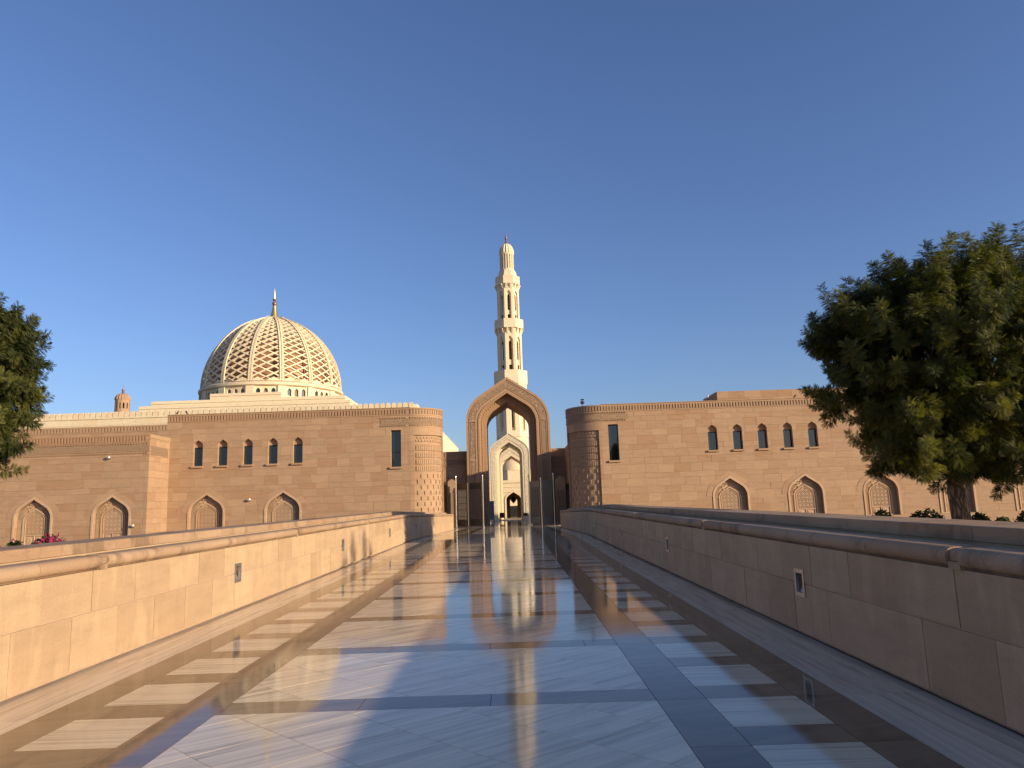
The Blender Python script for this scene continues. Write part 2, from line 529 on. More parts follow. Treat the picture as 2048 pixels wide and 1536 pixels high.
while True:
    yb = 6.25 + PITCH_Y * k
    if yb > y_end: break
    if yb > -2.5: bands.append(yb)
    k += 1
for yb in bands:
    y0, y1 = yb, yb + BAND
    for s in (-1, 1):
        # cross band in two lengths with a joint off centre
        pass
    xj = 0.35 if int(yb * 10) % 2 else -0.62
    for x0, x1 in ((-WP, xj - 1.1), (xj - 1.1, xj), (xj, xj + 1.05), (xj + 1.05, WP)):
        rtile('dark_slab', M['dark_slab'], x0, x1, y0, y1)
    # inner bands, ladders, outer bands, edge strips of this bay
    for s in (-1, 1):
        def sx(a, c): return (min(s * a, s * c), max(s * a, s * c))
        for q in range(2):
            ya = yb + q * PITCH_Y / 2
            yn = yb + (q + 1) * PITCH_Y / 2
            x0, x1 = sx(WTI, WTO)
            rtile('rung_slab', M['dark_slab'], x0, x1, ya, ya + 0.40)
            rtile('striped_tile', M['striped'], x0, x1, ya + 0.40, yn)
            x0, x1 = sx(WP, WTI)
            rtile('band_slab', M['dark_slab'], x0, x1, ya, yn)
            x0, x1 = sx(WTO, WB)
            rtile('border_slab', M['dark_slab'], x0, x1, ya, yn)
        x0, x1 = sx(WB, WW + 0.03)
        rtile('edge_slab', M['edge'], x0, x1, yb, yb + PITCH_Y, 0.003)
    # marble panel of the bay
    p0, p1 = yb + BAND, yb + PITCH_Y
    if p1 < 19.5:
        st = 0.88
        for i in range(-14, 40):
            for j in range(-40, 14):
                # cell i <= (x + y)/st < i+1 , j <= (x - y)/st < j+1
                u0, u1, v0, v1 = (i + 0.26) * st, (i + 1.26) * st, (j + 0.3) * st, (j + 1.3) * st
                gg = 0.003
                q = [((u + v) / 2, (u - v) / 2) for u, v in ((u0 + gg, v0 + gg), (u0 + gg, v1 - gg), (u1 - gg, v1 - gg), (u1 - gg, v0 + gg))]
                if max(c[1] for c in q) < p0 or min(c[1] for c in q) > p1 or min(c[0] for c in q) > WP or max(c[0] for c in q) < -WP: continue
                if parea(q) < 0: q = q[::-1]
                box = [(-WP + GAP, p0 + GAP), (WP - GAP, p0 + GAP), (WP - GAP, p1 - GAP), (-WP + GAP, p1 - GAP)]
                for a in range(4):
                    q = clip_half(q, box[a], box[(a + 1) % 4], True)
                    if not q: break
                if q and parea(q) > 0.004:
                    tile('panel_tile', M['panel'], q)
    else:
        rtile('panel_slab', M['panel'], -WP, WP, p0, p1)

# plaza in front of and through the arch
pl = MB().slab([(-9, 62.55), (9, 62.55), (9, 95.5), (-9, 95.5)], -0.5, 0.18)
plaza = pl.build('courtyard_floor', polished('polished courtyard marble', (0.30, 0.26, 0.22), (0.46, 0.42, 0.37), 0, 3, 0.05, 0.0))
tag(plaza, 'polished marble floor passing under the arches', kind='structure')
pl = MB().slab([(-30, 95.6), (30, 95.6), (30, 300), (-30, 300)], -0.5, 0.24)
tag(pl.build('inner_courtyard_floor', stone('inner court paving', (0.5, 0.44, 0.34), rough=0.4)), 'pale paving of the inner court', kind='structure')

# ------------------------------------------------------------------ parapet walls
def zprof_piece(mb, prof, y0, y1):
    """profile (x,z) closed, swept from y0 to y1 following the walkway's rise"""
    n = len(prof)
    vs = [(x, y0, z + zf(y0)) for x, z in prof] + [(x, y1, z + zf(y1)) for x, z in prof]
    fs = [tuple(range(n)), tuple(range(2 * n - 1, n - 1, -1))]
    for i in range(n):
        j = (i + 1) % n
        fs.append((j, i, i + n, j + n))
    mb.add(vs, fs)
def splits(y0, y1):
    return [(y0, 33.0), (33.0, y1)] if y0 < 33 < y1 else [(y0, y1)]

def parapet(s, y_end, notches, lights, label):
    root = thing('parapet_wall', (s * 4.3, 25, 0), label, 'wall')
    X = lambda a: s * (WW + a)
    def prof(pts):
        p = [(X(a), z) for a, z in pts]
        return p if parea(p) > 0 else p[::-1]
    # recessed core behind blocks (dark joints) incl. plinth shadow gap
    core = MB()
    ycuts = sorted([-3.0, 33.0, y_end] + [yl + d for yl in lights for d in (-0.12, 0.12) if yl + d > -3])
    for a, c in zip(ycuts[:-1], ycuts[1:]):
        near = any(abs((a + c) / 2 - yl) < 0.13 for yl in lights)
        if near:
            zprof_piece(core, prof([(0.13, 0.40), (0.20, 0.40), (0.20, 0.75), (0.13, 0.75)]), a, c)
            zprof_piece(core, prof([(0.014, 0.034), (0.20, 0.034), (0.20, 0.40), (0.014, 0.40)]), a, c)
            zprof_piece(core, prof([(0.014, 0.75), (0.20, 0.75), (0.20, 1.0), (0.014, 1.0)]), a, c)
        else:
            zprof_piece(core, prof([(0.014, 0.034), (0.20, 0.034), (0.20, 1.0), (0.014, 1.0)]), a, c)
        zprof_piece(core, prof([(0.07, -0.3), (0.20, -0.3), (0.20, 0.033), (0.07, 0.033)]), a, c)
    for a, c in ((-3, 33), (33, y_end)):
        zprof_piece(core, prof([(0.20, -0.3), (0.60, -0.3), (0.60, 0.86), (0.20, 0.86)]), a, c)
        zprof_piece(core, prof([(0.60, -1.65), (1.09, -1.65), (1.09, 1.14), (0.60, 1.14)]), a, c)
    core.build('wall_core', M['pale_joint'], root)
    hg = 0.0035
    # lit openings for step lights
    def in_light(ya, yb, za, zb):
        for yl in lights:
            if ya < yl + 0.15 and yb > yl - 0.15 and za < 0.58 + 0.15 and zb > 0.58 - 0.15: return yl
        return None
    for row, (za, zb) in enumerate(((0.035, 0.575), (0.585, 1.005))):
        y = -3 + (0.45 if row else 0.0)
        while y < y_end - 0.1:
            w = 0.9 + random.uniform(-0.03, 0.05)
            y1 = min(y + w, y_end)
            if y_end - y1 < 0.3: y1 = y_end
            dx = random.uniform(-0.003, 0.003)
            mb = MB()
            for a, c in splits(y + hg, y1 - hg):
                polys = [rect(a, c, za + hg, zb - hg)]
                yl = in_light(a, c, za, zb)
                if yl is not None: polys = minus(polys, rect(yl - 0.125, yl + 0.125, 0.58 - 0.135, 0.58 + 0.135))
                for P in polys:
                    n = len(P)
                    vs = [(X(dx), py, pz + zf(py)) for py, pz in P] + [(X(0.06), py, pz + zf(py)) for py, pz in P]
                    f = [tuple(range(n)), tuple(range(2 * n - 1, n - 1, -1))] + [((i + 1) % n, i, i + n, (i + 1) % n + n) for i in range(n)]
                    mb.add(vs, f)
            fixn(mb.build('stone_block', M['pink_wall'], root, merge=True))
            y = y1
    # inner bullnose coping, in lengths, broken by open joints
    arc = [(0.0, 1.012)]
    for t in range(0, 7):
        a = R_(-90 + 30 * t)
        arc.append((0.03 - 0.075 * math.cos(a) , 1.087 + 0.072 * math.sin(a)))
    # profile: lower lip, bullnose, flat top back to the channel
    cp = [(-0.005, 1.008)] + [(0.035 - 0.07 * math.cos(R_(t)), 1.085 + 0.07 * math.sin(R_(t))) for t in range(-80, 91, 17)] + [(0.24, 1.155), (0.24, 1.008)]
    y = -3.0
    cuts = sorted(notches) + [y_end + 1]
    ci = 0
    while y < y_end - 0.05:
        y1 = min(y + 1.28, y_end)
        while ci < len(cuts) and cuts[ci] < y: ci += 1
        stop = cuts[ci] - 0.075 if ci < len(cuts) else 1e9
        jump = None
        if y1 > stop - 0.4:
            if stop < y_end: y1 = stop; jump = stop + 0.15
        for a, c in splits(y + 0.003, y1 - 0.003):
            mb = MB(); zprof_piece(mb, prof(cp), a, c)
            mb.build('coping_stone', M['coping'], root, smooth=True)
        if jump:
            mb = MB()
            zprof_piece(mb, prof([(0.0, 1.058), (0.23, 1.058), (0.23, 1.148), (0.05, 1.148), (0.0, 1.12)]), y1, jump)
            zprof_piece(mb, prof([(-0.02, 1.0), (0.2, 1.0), (0.2, 1.055), (-0.02, 1.055)]), y1 + 0.002, jump - 0.002)
            mb.build('coping_joint_block', M['coping'], root)
            y = jump
        else: y = y1
    # outer wall: plain course and a square coping
    y = -3.0
    while y < y_end - 0.05:
        y1 = min(y + 1.15, y_end)
        for a, c in splits(y + 0.003, y1 - 0.003):
            mb = MB(); zprof_piece(mb, prof([(0.55, 0.80), (0.62, 0.80), (0.62, 1.145), (0.55, 1.145)]), a, c)
            mb.build('channel_block', M['pink_wall'], root)
            mb = MB(); zprof_piece(mb, prof([(0.525, 1.15), (0.535, 1.148), (1.15, 1.148), (1.15, 1.27), (0.545, 1.27), (0.53, 1.262)]), a, c)
            mb.build('top_coping_stone', M['coping'], root)
            mb = MB(); zprof_piece(mb, prof([(1.10, -1.62), (1.135, -1.62), (1.135, 1.145), (1.10, 1.145)]), a, c)
            mb.build('outer_block', M['pink'], root)
        y = y1
    # end cap
    ec = MB()
    p = prof([(-0.004, -0.2), (1.16, -0.2), (1.16, 1.26), (0.55, 1.26), (0.45, 1.15), (-0.004, 1.15)])
    zprof_piece(ec, p, y_end + 0.004, y_end + 0.26)
    ec.build('end_stone', M['pink_wall'], root)
    # recessed step lights
    for yl in lights:
        z = 0.58 + zf(yl)
        fr = MB()
        x0, x1 = X(-0.012), X(0.02)
        lo, hi = min(x0, x1), max(x0, x1)
        for (ya, yb, za, zb) in ((-0.14, 0.14, 0.105, 0.15), (-0.14, 0.14, -0.15, -0.105), (-0.14, -0.095, -0.104, 0.104), (0.095, 0.14, -0.104, 0.104)):
            fr.box(lo, hi, yl + ya, yl + yb, z + za, z + zb)
        f = fixn(fr.build('step_light', M['lamp_steel'], root, merge=True))
        hd = MB()
        # sloping reflector inside
        vs = [(X(0.10), yl - 0.1, z + 0.11), (X(0.10), yl + 0.1, z + 0.11), (X(0.015), yl + 0.1, z - 0.11), (X(0.015), yl - 0.1, z - 0.11),
              (X(0.12), yl - 0.1, z + 0.11), (X(0.12), yl + 0.1, z + 0.11), (X(0.12), yl + 0.1, z - 0.12), (X(0.12), yl - 0.1, z - 0.12)]
        hd.add(vs, [(0, 1, 2, 3), (4, 7, 6, 5), (0, 4, 5, 1), (3, 2, 6, 7), (0, 3, 7, 4), (1, 5, 6, 2)])
        fixn(hd.build('reflector', M['lamp_steel'], f))
    return root
parapet(-1, 56.0, [8.38, 15.8, 23.4, 30.8, 38.2, 45.6], [-2.5, 5.0, 12.46, 20.0, 27.5, 35, 42.5], 'sunlit stone parapet wall along the left edge of the walkway')
parapet(1, 52.5, [5.55, 12.8, 20.1, 27.4, 34.7, 42], [1.35, 8.65, 15.95, 23.2, 30.5, 37.8], 'shaded stone parapet wall along the right edge of the walkway')

# ------------------------------------------------------------------ facades
def block_courses(z0, z1):
    hs, z = [], z0
    pat = [0.66, 0.42, 0.72, 0.56]
    i = 0
    while z < z1 - 0.05:
        h = pat[i % 4]
        if z + h > z1 - 0.25: h = z1 - z
        hs.append((z, z + h)); z += h; i += 1
    return hs

def islands(mb):
    """one builder per connected piece"""
    key = {}
    idx = [key.setdefault((round(v[0], 3), round(v[1], 3), round(v[2], 3)), len(key)) for v in mb.v]
    par = list(range(len(key)))
    def find(a):
        while par[a] != a: a = par[a]
        return a
    for f in mb.f:
        for a, b in zip(f, f[1:]): par[find(idx[a])] = find(idx[b])
    groups = {}
    pos = {i: k for k, i in key.items()}
    for f in mb.f: groups.setdefault(find(idx[f[0]]), []).append(tuple(idx[i] for i in f))
    out = []
    for fs in groups.values():
        seen, seq, m = {}, [], MB()
        for f in fs:
            g = []
            for i in f:
                if i not in g: g.append(i)
            if len(g) < 3: continue
            k = tuple(sorted(g))
            seen.setdefault(k, []).append(g)
        vm = {}
        for k, gs in seen.items():
            if len(gs) > 1: continue
            for i in gs[0]: vm.setdefault(i, len(vm))
            m.f.append(tuple(vm[i] for i in gs[0]))
        m.v = [pos[i] for i in vm]
        if m.f: out.append(m)
    return out

def ashlar(root, mat, x0, x1, Y, z0, z1, holes, depth=0.5, limit=300, width=1.27, name='stone_block', rest='stone_blocks', backing=True, order=1):
    """wall of separate blocks seen from -Y, front at Y; holes are convex outlines"""
    g = 0.0045
    todo = []
    for za, zb in block_courses(z0, z1):
        x = x0 - random.uniform(0, 0.6)
        while x < x1:
            w = width * random.uniform(0.78, 1.22)
            xa, xb = max(x, x0), min(x + w, x1)
            x += w
            if xb - xa < 0.04: continue
            todo.append((xa, xb, za, zb))
    # largest in the photograph first: nearest to the walkway and above the parapet
    todo.sort(key=lambda b: (b[3] < 1.2, order * b[0]))
    stuff = MB(); n = 0
    for xa, xb, za, zb in todo:
        polys = [rect(xa + g, xb - g, za + g, zb - g)]
        for h in holes:
            polys = minus(polys, h)
        if not polys: continue
        mb = MB()
        d = random.uniform(-0.006, 0.006)
        for P in polys: mb.prism(P, Y + d, Y + depth)
        if n < limit:
            if len(polys) == 1: mb.build(name, mat, root)
            else:
                for part in islands(mb): part.build(name, mat, root)
            n += 1
        else: stuff.add(mb.v, mb.f)
    if stuff.v:
        o = stuff.build(rest, mat, root); o['kind'] = 'stuff'
    if backing:
        MB().box(x0, x1, Y + depth, Y + depth + 0.4, z0, z1).build('wall_core', M['joint'], root)

def dentils(root, mat, x0, x1, Y, z, h=0.26, pitch=0.24, name='dentil_course'):
    """cornice: flat band above and below a row of small upright teeth"""
    mb = MB()
    mb.box(x0, x1, Y - 0.05, Y - 0.004, z + h, z + h + 0.10)
    n = int((x1 - x0) / pitch)
    for i in range(n):
        a = x0 + (i + 0.2) * pitch
        mb.box(a, a + pitch * 0.55, Y - 0.05, Y - 0.006, z, z + h - 0.003)
    mb.box(x0, x1, Y - 0.035, Y - 0.005, z - 0.09, z - 0.003)
    o = mb.build(name, mat, root); o['kind'] = 'stuff'

def frieze(root, x0, x1, Y, z0, z1, mat=None):
    """carved inscription band in a toothed border"""
    MB().box(x0, x1, Y - 0.03, Y - 0.005, z0 + 0.16, z1 - 0.16).build('inscription_band', mat or M['carved_fine'], root)
    mb = MB()
    p = 0.2
    for i in range(int((x1 - x0) / p)):
        for za in (z0, z1 - 0.13):
            mb.box(x0 + i * p, x0 + i * p + 0.1, Y - 0.06, Y - 0.006, za, za + 0.11)
    o = mb.build('toothed_border', M['pink'], root); o['kind'] = 'stuff'

# shared meshes of the blind niche (local origin at sill centre on the wall face)
NH, NS, NA = 1.34, 1.95, 1.45            # half width, springing height, rise
def niche_meshes(mat, carv):
    d = {}
    wallm = M['pink']
    fr = arch_curve(0, NH + 0.16, 0, NS, NA + 0.2); inn = arch_curve(0, NH + 0.001, 0, NS, NA)
    d['surround'] = MB().strip(fr, inn, -0.05, 0.02).mesh('surround', mat)
    d['back'] = MB().prism(arch_hole(0, NH + 0.02, -0.02, NS, NA + 0.02, 9), 0.40, 0.46).mesh('niche', mat)
    # arched carved band with radial teeth
    bi = arch_curve(0, NH - 0.36, NS - 0.02, NS - 0.02, NA - 0.42); bo = arch_curve(0, NH - 0.04, NS - 0.02, NS - 0.02, NA - 0.04)
    mb = MB()
    n = len(bo) - 1
    def lerp(a, b, t): return (a[0] + (b[0] - a[0]) * t, a[1] + (b[1] - a[1]) * t)
    segs = 46
    for ring, (r0, r1) in enumerate(((0.02, 0.28), (0.36, 0.62), (0.70, 0.96))):
        for k_ in range(segs):
            t0 = (k_ + 0.15 + 0.4 * (ring % 2)) / (segs + 0.6) * n; t1 = t0 + 0.62 * n / segs
            i0, i1 = min(int(t0), n - 1), min(int(t1), n - 1)
            o0, o1 = lerp(bo[i0], bo[i0 + 1], t0 - i0), lerp(bo[i1], bo[i1 + 1], min(t1 - i1, 1))
            q0, q1 = lerp(bi[i0], bi[i0 + 1], t0 - i0), lerp(bi[i1], bi[i1 + 1], min(t1 - i1, 1))
            P = [lerp(q0, o0, r0), lerp(q1, o1, r0), lerp(q1, o1, r1), lerp(q0, o0, r1)]
            if parea(P) < 0: P = P[::-1]
            if parea(P) > 1e-4: mb.prism(P, 0.30, 0.398)
    d['carved_band'] = mb.mesh('carved_band', mat)
    # pierced side panels
    mb = MB()
    for s in (-1, 1):
        xa, xb = s * (NH - 0.36), s * (NH - 0.06)
        lo, hi = min(xa, xb), max(xa, xb)
        for z in np.arange(0.14, NS - 0.2, 0.09):
            mb.box(lo, hi, 0.34, 0.398, z, z + 0.035)
        for i in range(5):
            x = lo + (hi - lo) * i / 4.0
            mb.box(x - 0.014, x + 0.014, 0.33, 0.397, 0.1, NS - 0.12)
    d['pierced_panel'] = mb.mesh('pierced_panel', mat)
    # inner frame
    mb = MB()
    mb.strip(arch_curve(0, NH - 0.40, 0.02, NS - 0.15, NA - 0.52), arch_curve(0, NH - 0.52, 0.02, NS - 0.15, NA - 0.64), 0.28, 0.399)
    mb.strip(arch_curve(0, NH - 0.58, 0.02, NS - 0.15, NA - 0.72), arch_curve(0, NH - 0.64, 0.02, NS - 0.15, NA - 0.78), 0.30, 0.399)
    mb.box(-NH + 0.02, NH - 0.02, 0.25, 0.399, 0.0, 0.07)
    mb.box(-NH + 0.04, -NH + 0.38, 0.29, 0.399, NS - 0.10, NS - 0.04); mb.box(NH - 0.38, NH - 0.04, 0.29, 0.399, NS - 0.10, NS - 0.04)
    d['inner_frame'] = mb.mesh('inner_frame', mat)
    # dark field and diagonal lattice over it
    w = NH - 0.645
    field = arch_hole(0, w, 0.74, NS - 0.15, NA - 0.785, 6)
    d['screen'] = MB().prism(field, 0.388, 0.398).mesh('screen', M['joint'])
    mb = MB()
    step = 0.155
    for dirn in (1, -1):
        for k_ in range(-16, 26):
            c = k_ * step
            # band between lines z = dirn*x + c and + t
            P = field
            t = 0.05
            a, b_ = (0, c), (1, c + dirn)
            P = clip_half(P, a, b_, True)
            if P: P = clip_half(P, (0, c + t), (1, c + t + dirn), False)
            if P and parea(P) > 1e-3: mb.prism(P, 0.335 if dirn > 0 else 0.345, 0.387)
    for zz in np.arange(0.98, NS + 0.6, 0.31):
        for xx in np.arange(-0.465, 0.48, 0.31):
            mb.prism([(xx + 0.075 * math.cos(a), zz + 0.075 * math.sin(a)) for a in [R_(60 * q) for q in range(6)]], 0.325, 0.386)
    d['lattice'] = mb.mesh('lattice', mat)
    mb = MB()
    mb.box(-w, w, 0.31, 0.398, 0.66, 0.735); mb.box(-0.03, 0.03, 0.31, 0.398, 0.08, 0.655)
    for s in (-1, 1):
        cx = s * w * 0.52
        mb.box(cx - 0.24, cx + 0.24, 0.36, 0.398, 0.12, 0.60)
        for q in range(8):
            a = R_(45 * q)
            x, z = cx + 0.12 * math.cos(a), 0.36 + 0.12 * math.sin(a)
            mb.prism([(x + 0.055 * math.cos(b_), z + 0.055 * math.sin(b_)) for b_ in [R_(60 * p) for p in range(6)]], 0.33, 0.359)
    d['rosette_panel'] = mb.mesh('rosette_panel', mat)
    for k_, me in d.items():
        if k_ != 'surround':
            me.transform(Matrix.Scale(0.98, 4, (0, 1, 0)))
    return d
NM = niche_meshes(M['niche'], M['carved_fine'])
def niche(root, cx, Y, z):
    loc = Vector((cx, Y, z))
    bk = link('niche', NM['back'], root, loc)
    for k_ in ('surround', 'carved_band', 'pierced_panel', 'inner_frame', 'screen', 'lattice', 'rosette_panel'):
        o = link(k_, NM[k_], bk, loc)
        if k_ in ('carved_band', 'pierced_panel', 'lattice', 'rosette_panel'): o['kind'] = 'stuff'
    vo = MB()
    oc = arch_curve(cx, NH + 0.62, z + NS, z + NS, NA + 0.62); ic = arch_curve(cx, NH + 0.17, z + NS, z + NS, NA + 0.21)
    return bk
def niche_hole(cx, z): return arch_hole(cx, NH, z - 0.01, z + NS, NA, 5)
def voussoirs(root, cx, Y, z):
    oc = arch_curve(cx, NH + 0.66, z + NS, z + NS, NA + 0.62); ic = arch_curve(cx, NH + 0.165, z + NS, z + NS, NA + 0.206)
    n = len(oc)
    picks = [1, 4, 7, 10, 11, 12, 15, 18, n - 2]
    picks = [1, 5, 9, n // 2, n - 10, n - 6, n - 2]
    for a, b_ in zip(picks[:-1], picks[1:]):
        o = oc[a:b_ + 1]; i_ = ic[a:b_ + 1]
        MB().strip(o, i_, Y - 0.018, Y + 0.02).build('voussoir', M['pink'], root)

WHW, WZ0, WZS, WR = 0.39, 5.86, 7.52, 0.45
def window_meshes():
    d = {}
    d['pane'] = MB().box(-WHW + 0.02, WHW - 0.02, 0.34, 0.36, 0.02, 1.45).mesh('pane', M['glass'])
    fr = MB(); fr.box(-WHW, WHW, 0.30, 0.37, 1.45, 1.53); fr.box(-WHW, -WHW + 0.05, 0.31, 0.37, 0, 1.45); fr.box(WHW - 0.05, WHW, 0.31, 0.37, 0, 1.45); fr.box(-WHW + 0.05, WHW - 0.05, 0.31, 0.37, 0, 0.05)
    d['frame'] = fr.mesh('window', M['frame'])
    d['tympanum'] = MB().prism(arch_hole(0, WHW + 0.01, 1.531, WZS - WZ0, WR, 5), 0.32, 0.38).mesh('tympanum', M['pink'])
    d['sill'] = MB().box(-WHW - 0.09, WHW + 0.09, -0.16, 0.30, -0.15, -0.004).mesh('sill', M['pink'])
    return d
WM = window_meshes()
def arch_window(root, cx, Y):
    loc = Vector((cx, Y, WZ0))
    w = link('window', WM['frame'], root, loc)
    link('pane', WM['pane'], w, loc); link('tympanum', WM['tympanum'], w, loc); link('sill', WM['sill'], w, loc)
def win_hole(cx): return arch_hole(cx, WHW, WZ0 - 0.002, WZS, WR, 4)
def slit_window(root, cx, Y, z0, z1):
    w = MB()
    for a, b_, c, d_ in ((-.4, -.35, z0, z1), (.35, .4, z0, z1), (-.35, .35, z1 - .07, z1), (-.35, .35, z0, z0 + .05), (-.35, .35, (z0 * .6 + z1 * .4) - .02, (z0 * .6 + z1 * .4) + .02)):
        w.box(cx + a, cx + b_, Y + 0.29, Y + 0.37, c, d_)
    w = w.build('window', M['frame'], root, merge=True)
    MB().box(cx - .39, cx + .39, Y + .335, Y + .355, z0 + .01, z1 - .01).build('pane', M['glass'], w)
    MB().box(cx - .5, cx + .5, Y - .16, Y + .28, z0 - .16, z0 - .004).build('sill', M['pink'], w)
def slit_hole(cx, z0, z1): return rect(cx - .41, cx + .41, z0, z1)

def tower(root, cx, cy, Rr, a0, a1, z0, z1, flip):
    """rounded corner: quarter drum of curved blocks with a recessed patterned panel"""
    seg = 5
    ztop = 8.0
    da = (a1 - a0)
    edge = 0.09
    for za, zb in block_courses(z0, z1):
        zones = [(0, edge), (edge, 1 - edge * 0.6), (1 - edge * 0.6, 1)] if zb <= ztop + 0.3 else [(0, 1)]
        for zi, (t0, t1) in enumerate(zones):
            rr = Rr - 0.16 if (len(zones) == 3 and zi == 1) else Rr
            m_ = seg if t1 - t0 > 0.5 else 1
            for q in range(m_):
                b0 = a0 + da * (t0 + (t1 - t0) * q / m_) + (0.002 if q else 0); b1 = a0 + da * (t0 + (t1 - t0) * (q + 1) / m_)
                ns = 4 if m_ > 1 else 2
                vs, fs = [], []
                for r in (rr, rr - 0.45):
                    for z in (za + 0.005, zb - 0.005):
                        for e in range(ns + 1):
                            a = b0 + (b1 - b0) * e / ns
                            vs.append((cx + r * math.cos(a), cy + r * math.sin(a), z))
                w_ = ns + 1
                for e in range(ns):
                    fs += [(e, e + 1, w_ + e + 1, w_ + e), (2 * w_ + e + 1, 2 * w_ + e, 3 * w_ + e, 3 * w_ + e + 1),
                           (w_ + e, w_ + e + 1, 3 * w_ + e + 1, 3 * w_ + e), (e + 1, e, 2 * w_ + e, 2 * w_ + e + 1)]
                fs += [(0, w_, 3 * w_, 2 * w_), (ns, 2 * w_ + ns, 3 * w_ + ns, w_ + ns)]
                fixn(MB().add(vs, fs).build('curved_block', M['pink'], root, smooth=True))
    # raised pattern in the panel
    mb = MB()
    def knob(t, z, w, h, pr=0.07):
        a = a0 + da * t
        r0, r1 = Rr - 0.17, Rr - 0.16 + pr
        hw = w / 2 / Rr
        vs = []
        for r in (r0, r1):
            for aa, zz in ((a - hw, z), (a + hw, z), (a + hw, z + h), (a - hw, z + h)):
                vs.append((cx + r * math.cos(aa), cy + r * math.sin(aa), zz))
        mb.add(vs, [(4, 5, 6, 7), (0, 1, 5, 4), (1, 2, 6, 5), (2, 3, 7, 6), (3, 0, 4, 7)])
    lo, hi = edge + 0.04, 1 - edge * 0.6 - 0.03
    for r, z in enumerate((6.55, 6.0, 5.45, 4.9)):
        n_ = 17
        for i in range(n_): knob(lo + (hi - lo) * (i + 0.5) / n_, z, 0.14, 0.40)
    for r in range(9):
        n_ = 5
        z = 4.35 - r * 0.45
        for i in range(n_): knob(lo + (hi - lo) * (i + (0.3 if r % 2 else 0.8)) / n_, z, 0.13, 0.3)
    for i in range(11):
        for dz in (0, 0.24): knob(lo + (hi - lo) * (i + 0.3 + (0.5 if dz else 0)) / 11, 7.3 + dz, 0.22, 0.16, 0.05)
    fixn(mb.build('panel_relief', M['pink'], root))['kind'] = 'stuff'
    # mouldings and cornice rings
    mb = MB()
    def ring(z, h, r0, r1, t0=0.0, t1=1.0):
        n_ = 22
        vs = []
        for r, zz in ((r1, z), (r1, z + h), (r0, z + h), (r0, z)):
            for e in range(n_ + 1):
                a = a0 + da * (t0 + (t1 - t0) * e / n_)
                vs.append((cx + r * math.cos(a), cy + r * math.sin(a), zz))
        w_ = n_ + 1
        fs = []
        for e in range(n_):
            for j in range(4):
                k2 = (j + 1) % 4
                fs.append((j * w_ + e, j * w_ + e + 1, k2 * w_ + e + 1, k2 * w_ + e))
        fs += [(0, w_, 2 * w_, 3 * w_), (n_, 3 * w_ + n_, 2 * w_ + n_, w_ + n_)]
        mb.add(vs, fs)
    for args in ((6.98, 0.06, Rr - 0.2, Rr - 0.12, edge, 1 - edge * .6), (7.06, 0.05, Rr - 0.2, Rr - 0.13, edge, 1 - edge * .6),
                 (z1 - 0.12, 0.12, Rr - 0.1, Rr + 0.05), (z1 - 0.62, 0.09, Rr - 0.1, Rr + 0.035)):
        mb = MB()
        ring(*args)
        fixn(mb.build('moulding_ring', M['pink'], root, smooth=True))
    mb2 = MB()
    def tooth(z, h, n_, pr):
        for i in range(n_):
            a = a0 + da * (i + 0.5) / n_; hw = 0.06 / Rr
            vs = []
            for r in (Rr - 0.02, Rr + pr):
                for aa, zz in ((a - hw, z), (a + hw, z), (a + hw, z + h), (a - hw, z + h)):
                    vs.append((cx + r * math.cos(aa), cy + r * math.sin(aa), zz))
            mb2.add(vs, [(4, 5, 6, 7), (0, 1, 5, 4), (1, 2, 6, 5), (2, 3, 7, 6), (3, 0, 4, 7)])
    nn = int(abs(da) * Rr / 0.24)
    tooth(z1 - 0.52, 0.38, nn, 0.05)
    tooth(9.22, 0.1, int(nn * 1.2), 0.06); tooth(8.6, 0.1, int(nn * 1.2), 0.06)
    fixn(mb2.build('toothed_border', M['pink'], root))['kind'] = 'stuff'
    mb3 = MB()
    n_ = 20
    vs = []
    for zz in (8.72, 9.2):
        for e in range(n_ + 1):
            a = a0 + da * e / n_
            vs.append((cx + (Rr + 0.02) * math.cos(a), cy + (Rr + 0.02) * math.sin(a), zz))
    for zz in (8.72, 9.2):
        for e in range(n_ + 1):
            a = a0 + da * e / n_
            vs.append((cx + (Rr - 0.03) * math.cos(a), cy + (Rr - 0.03) * math.sin(a), zz))
    w_ = n_ + 1
    fs = []
    for e in range(n_):
        fs += [(e, e + 1, w_ + e + 1, w_ + e), (2 * w_ + e, 3 * w_ + e, 3 * w_ + e + 1, 2 * w_ + e + 1), (w_ + e, w_ + e + 1, 3 * w_ + e + 1, 3 * w_ + e), (e, 2 * w_ + e, 2 * w_ + e + 1, e + 1)]
    fixn(mb3.add(vs, fs).build('inscription_band', M['carved_fine'], root, smooth=True))
    # core
    MB().lathe([(Rr - 0.44, z0), (Rr - 0.44, z1 - 0.03)], cx, cy, 24, a0, a1).build('drum_core', M['joint'], root)
    # flat top
    pts = [(cx, cy)] + [(cx + (Rr - .01) * math.cos(a0 + da * e / 20), cy + (Rr - .01) * math.sin(a0 + da * e / 20)) for e in range(21)]
    if parea(pts) < 0: pts = pts[::-1]
    MB().slab(pts, z1 - 0.1, z1 - 0.02).build('roof_slab', M['pink'], root)

ZT, ZTR = 10.08, 9.93
YL, YR = 61.0, 62.0
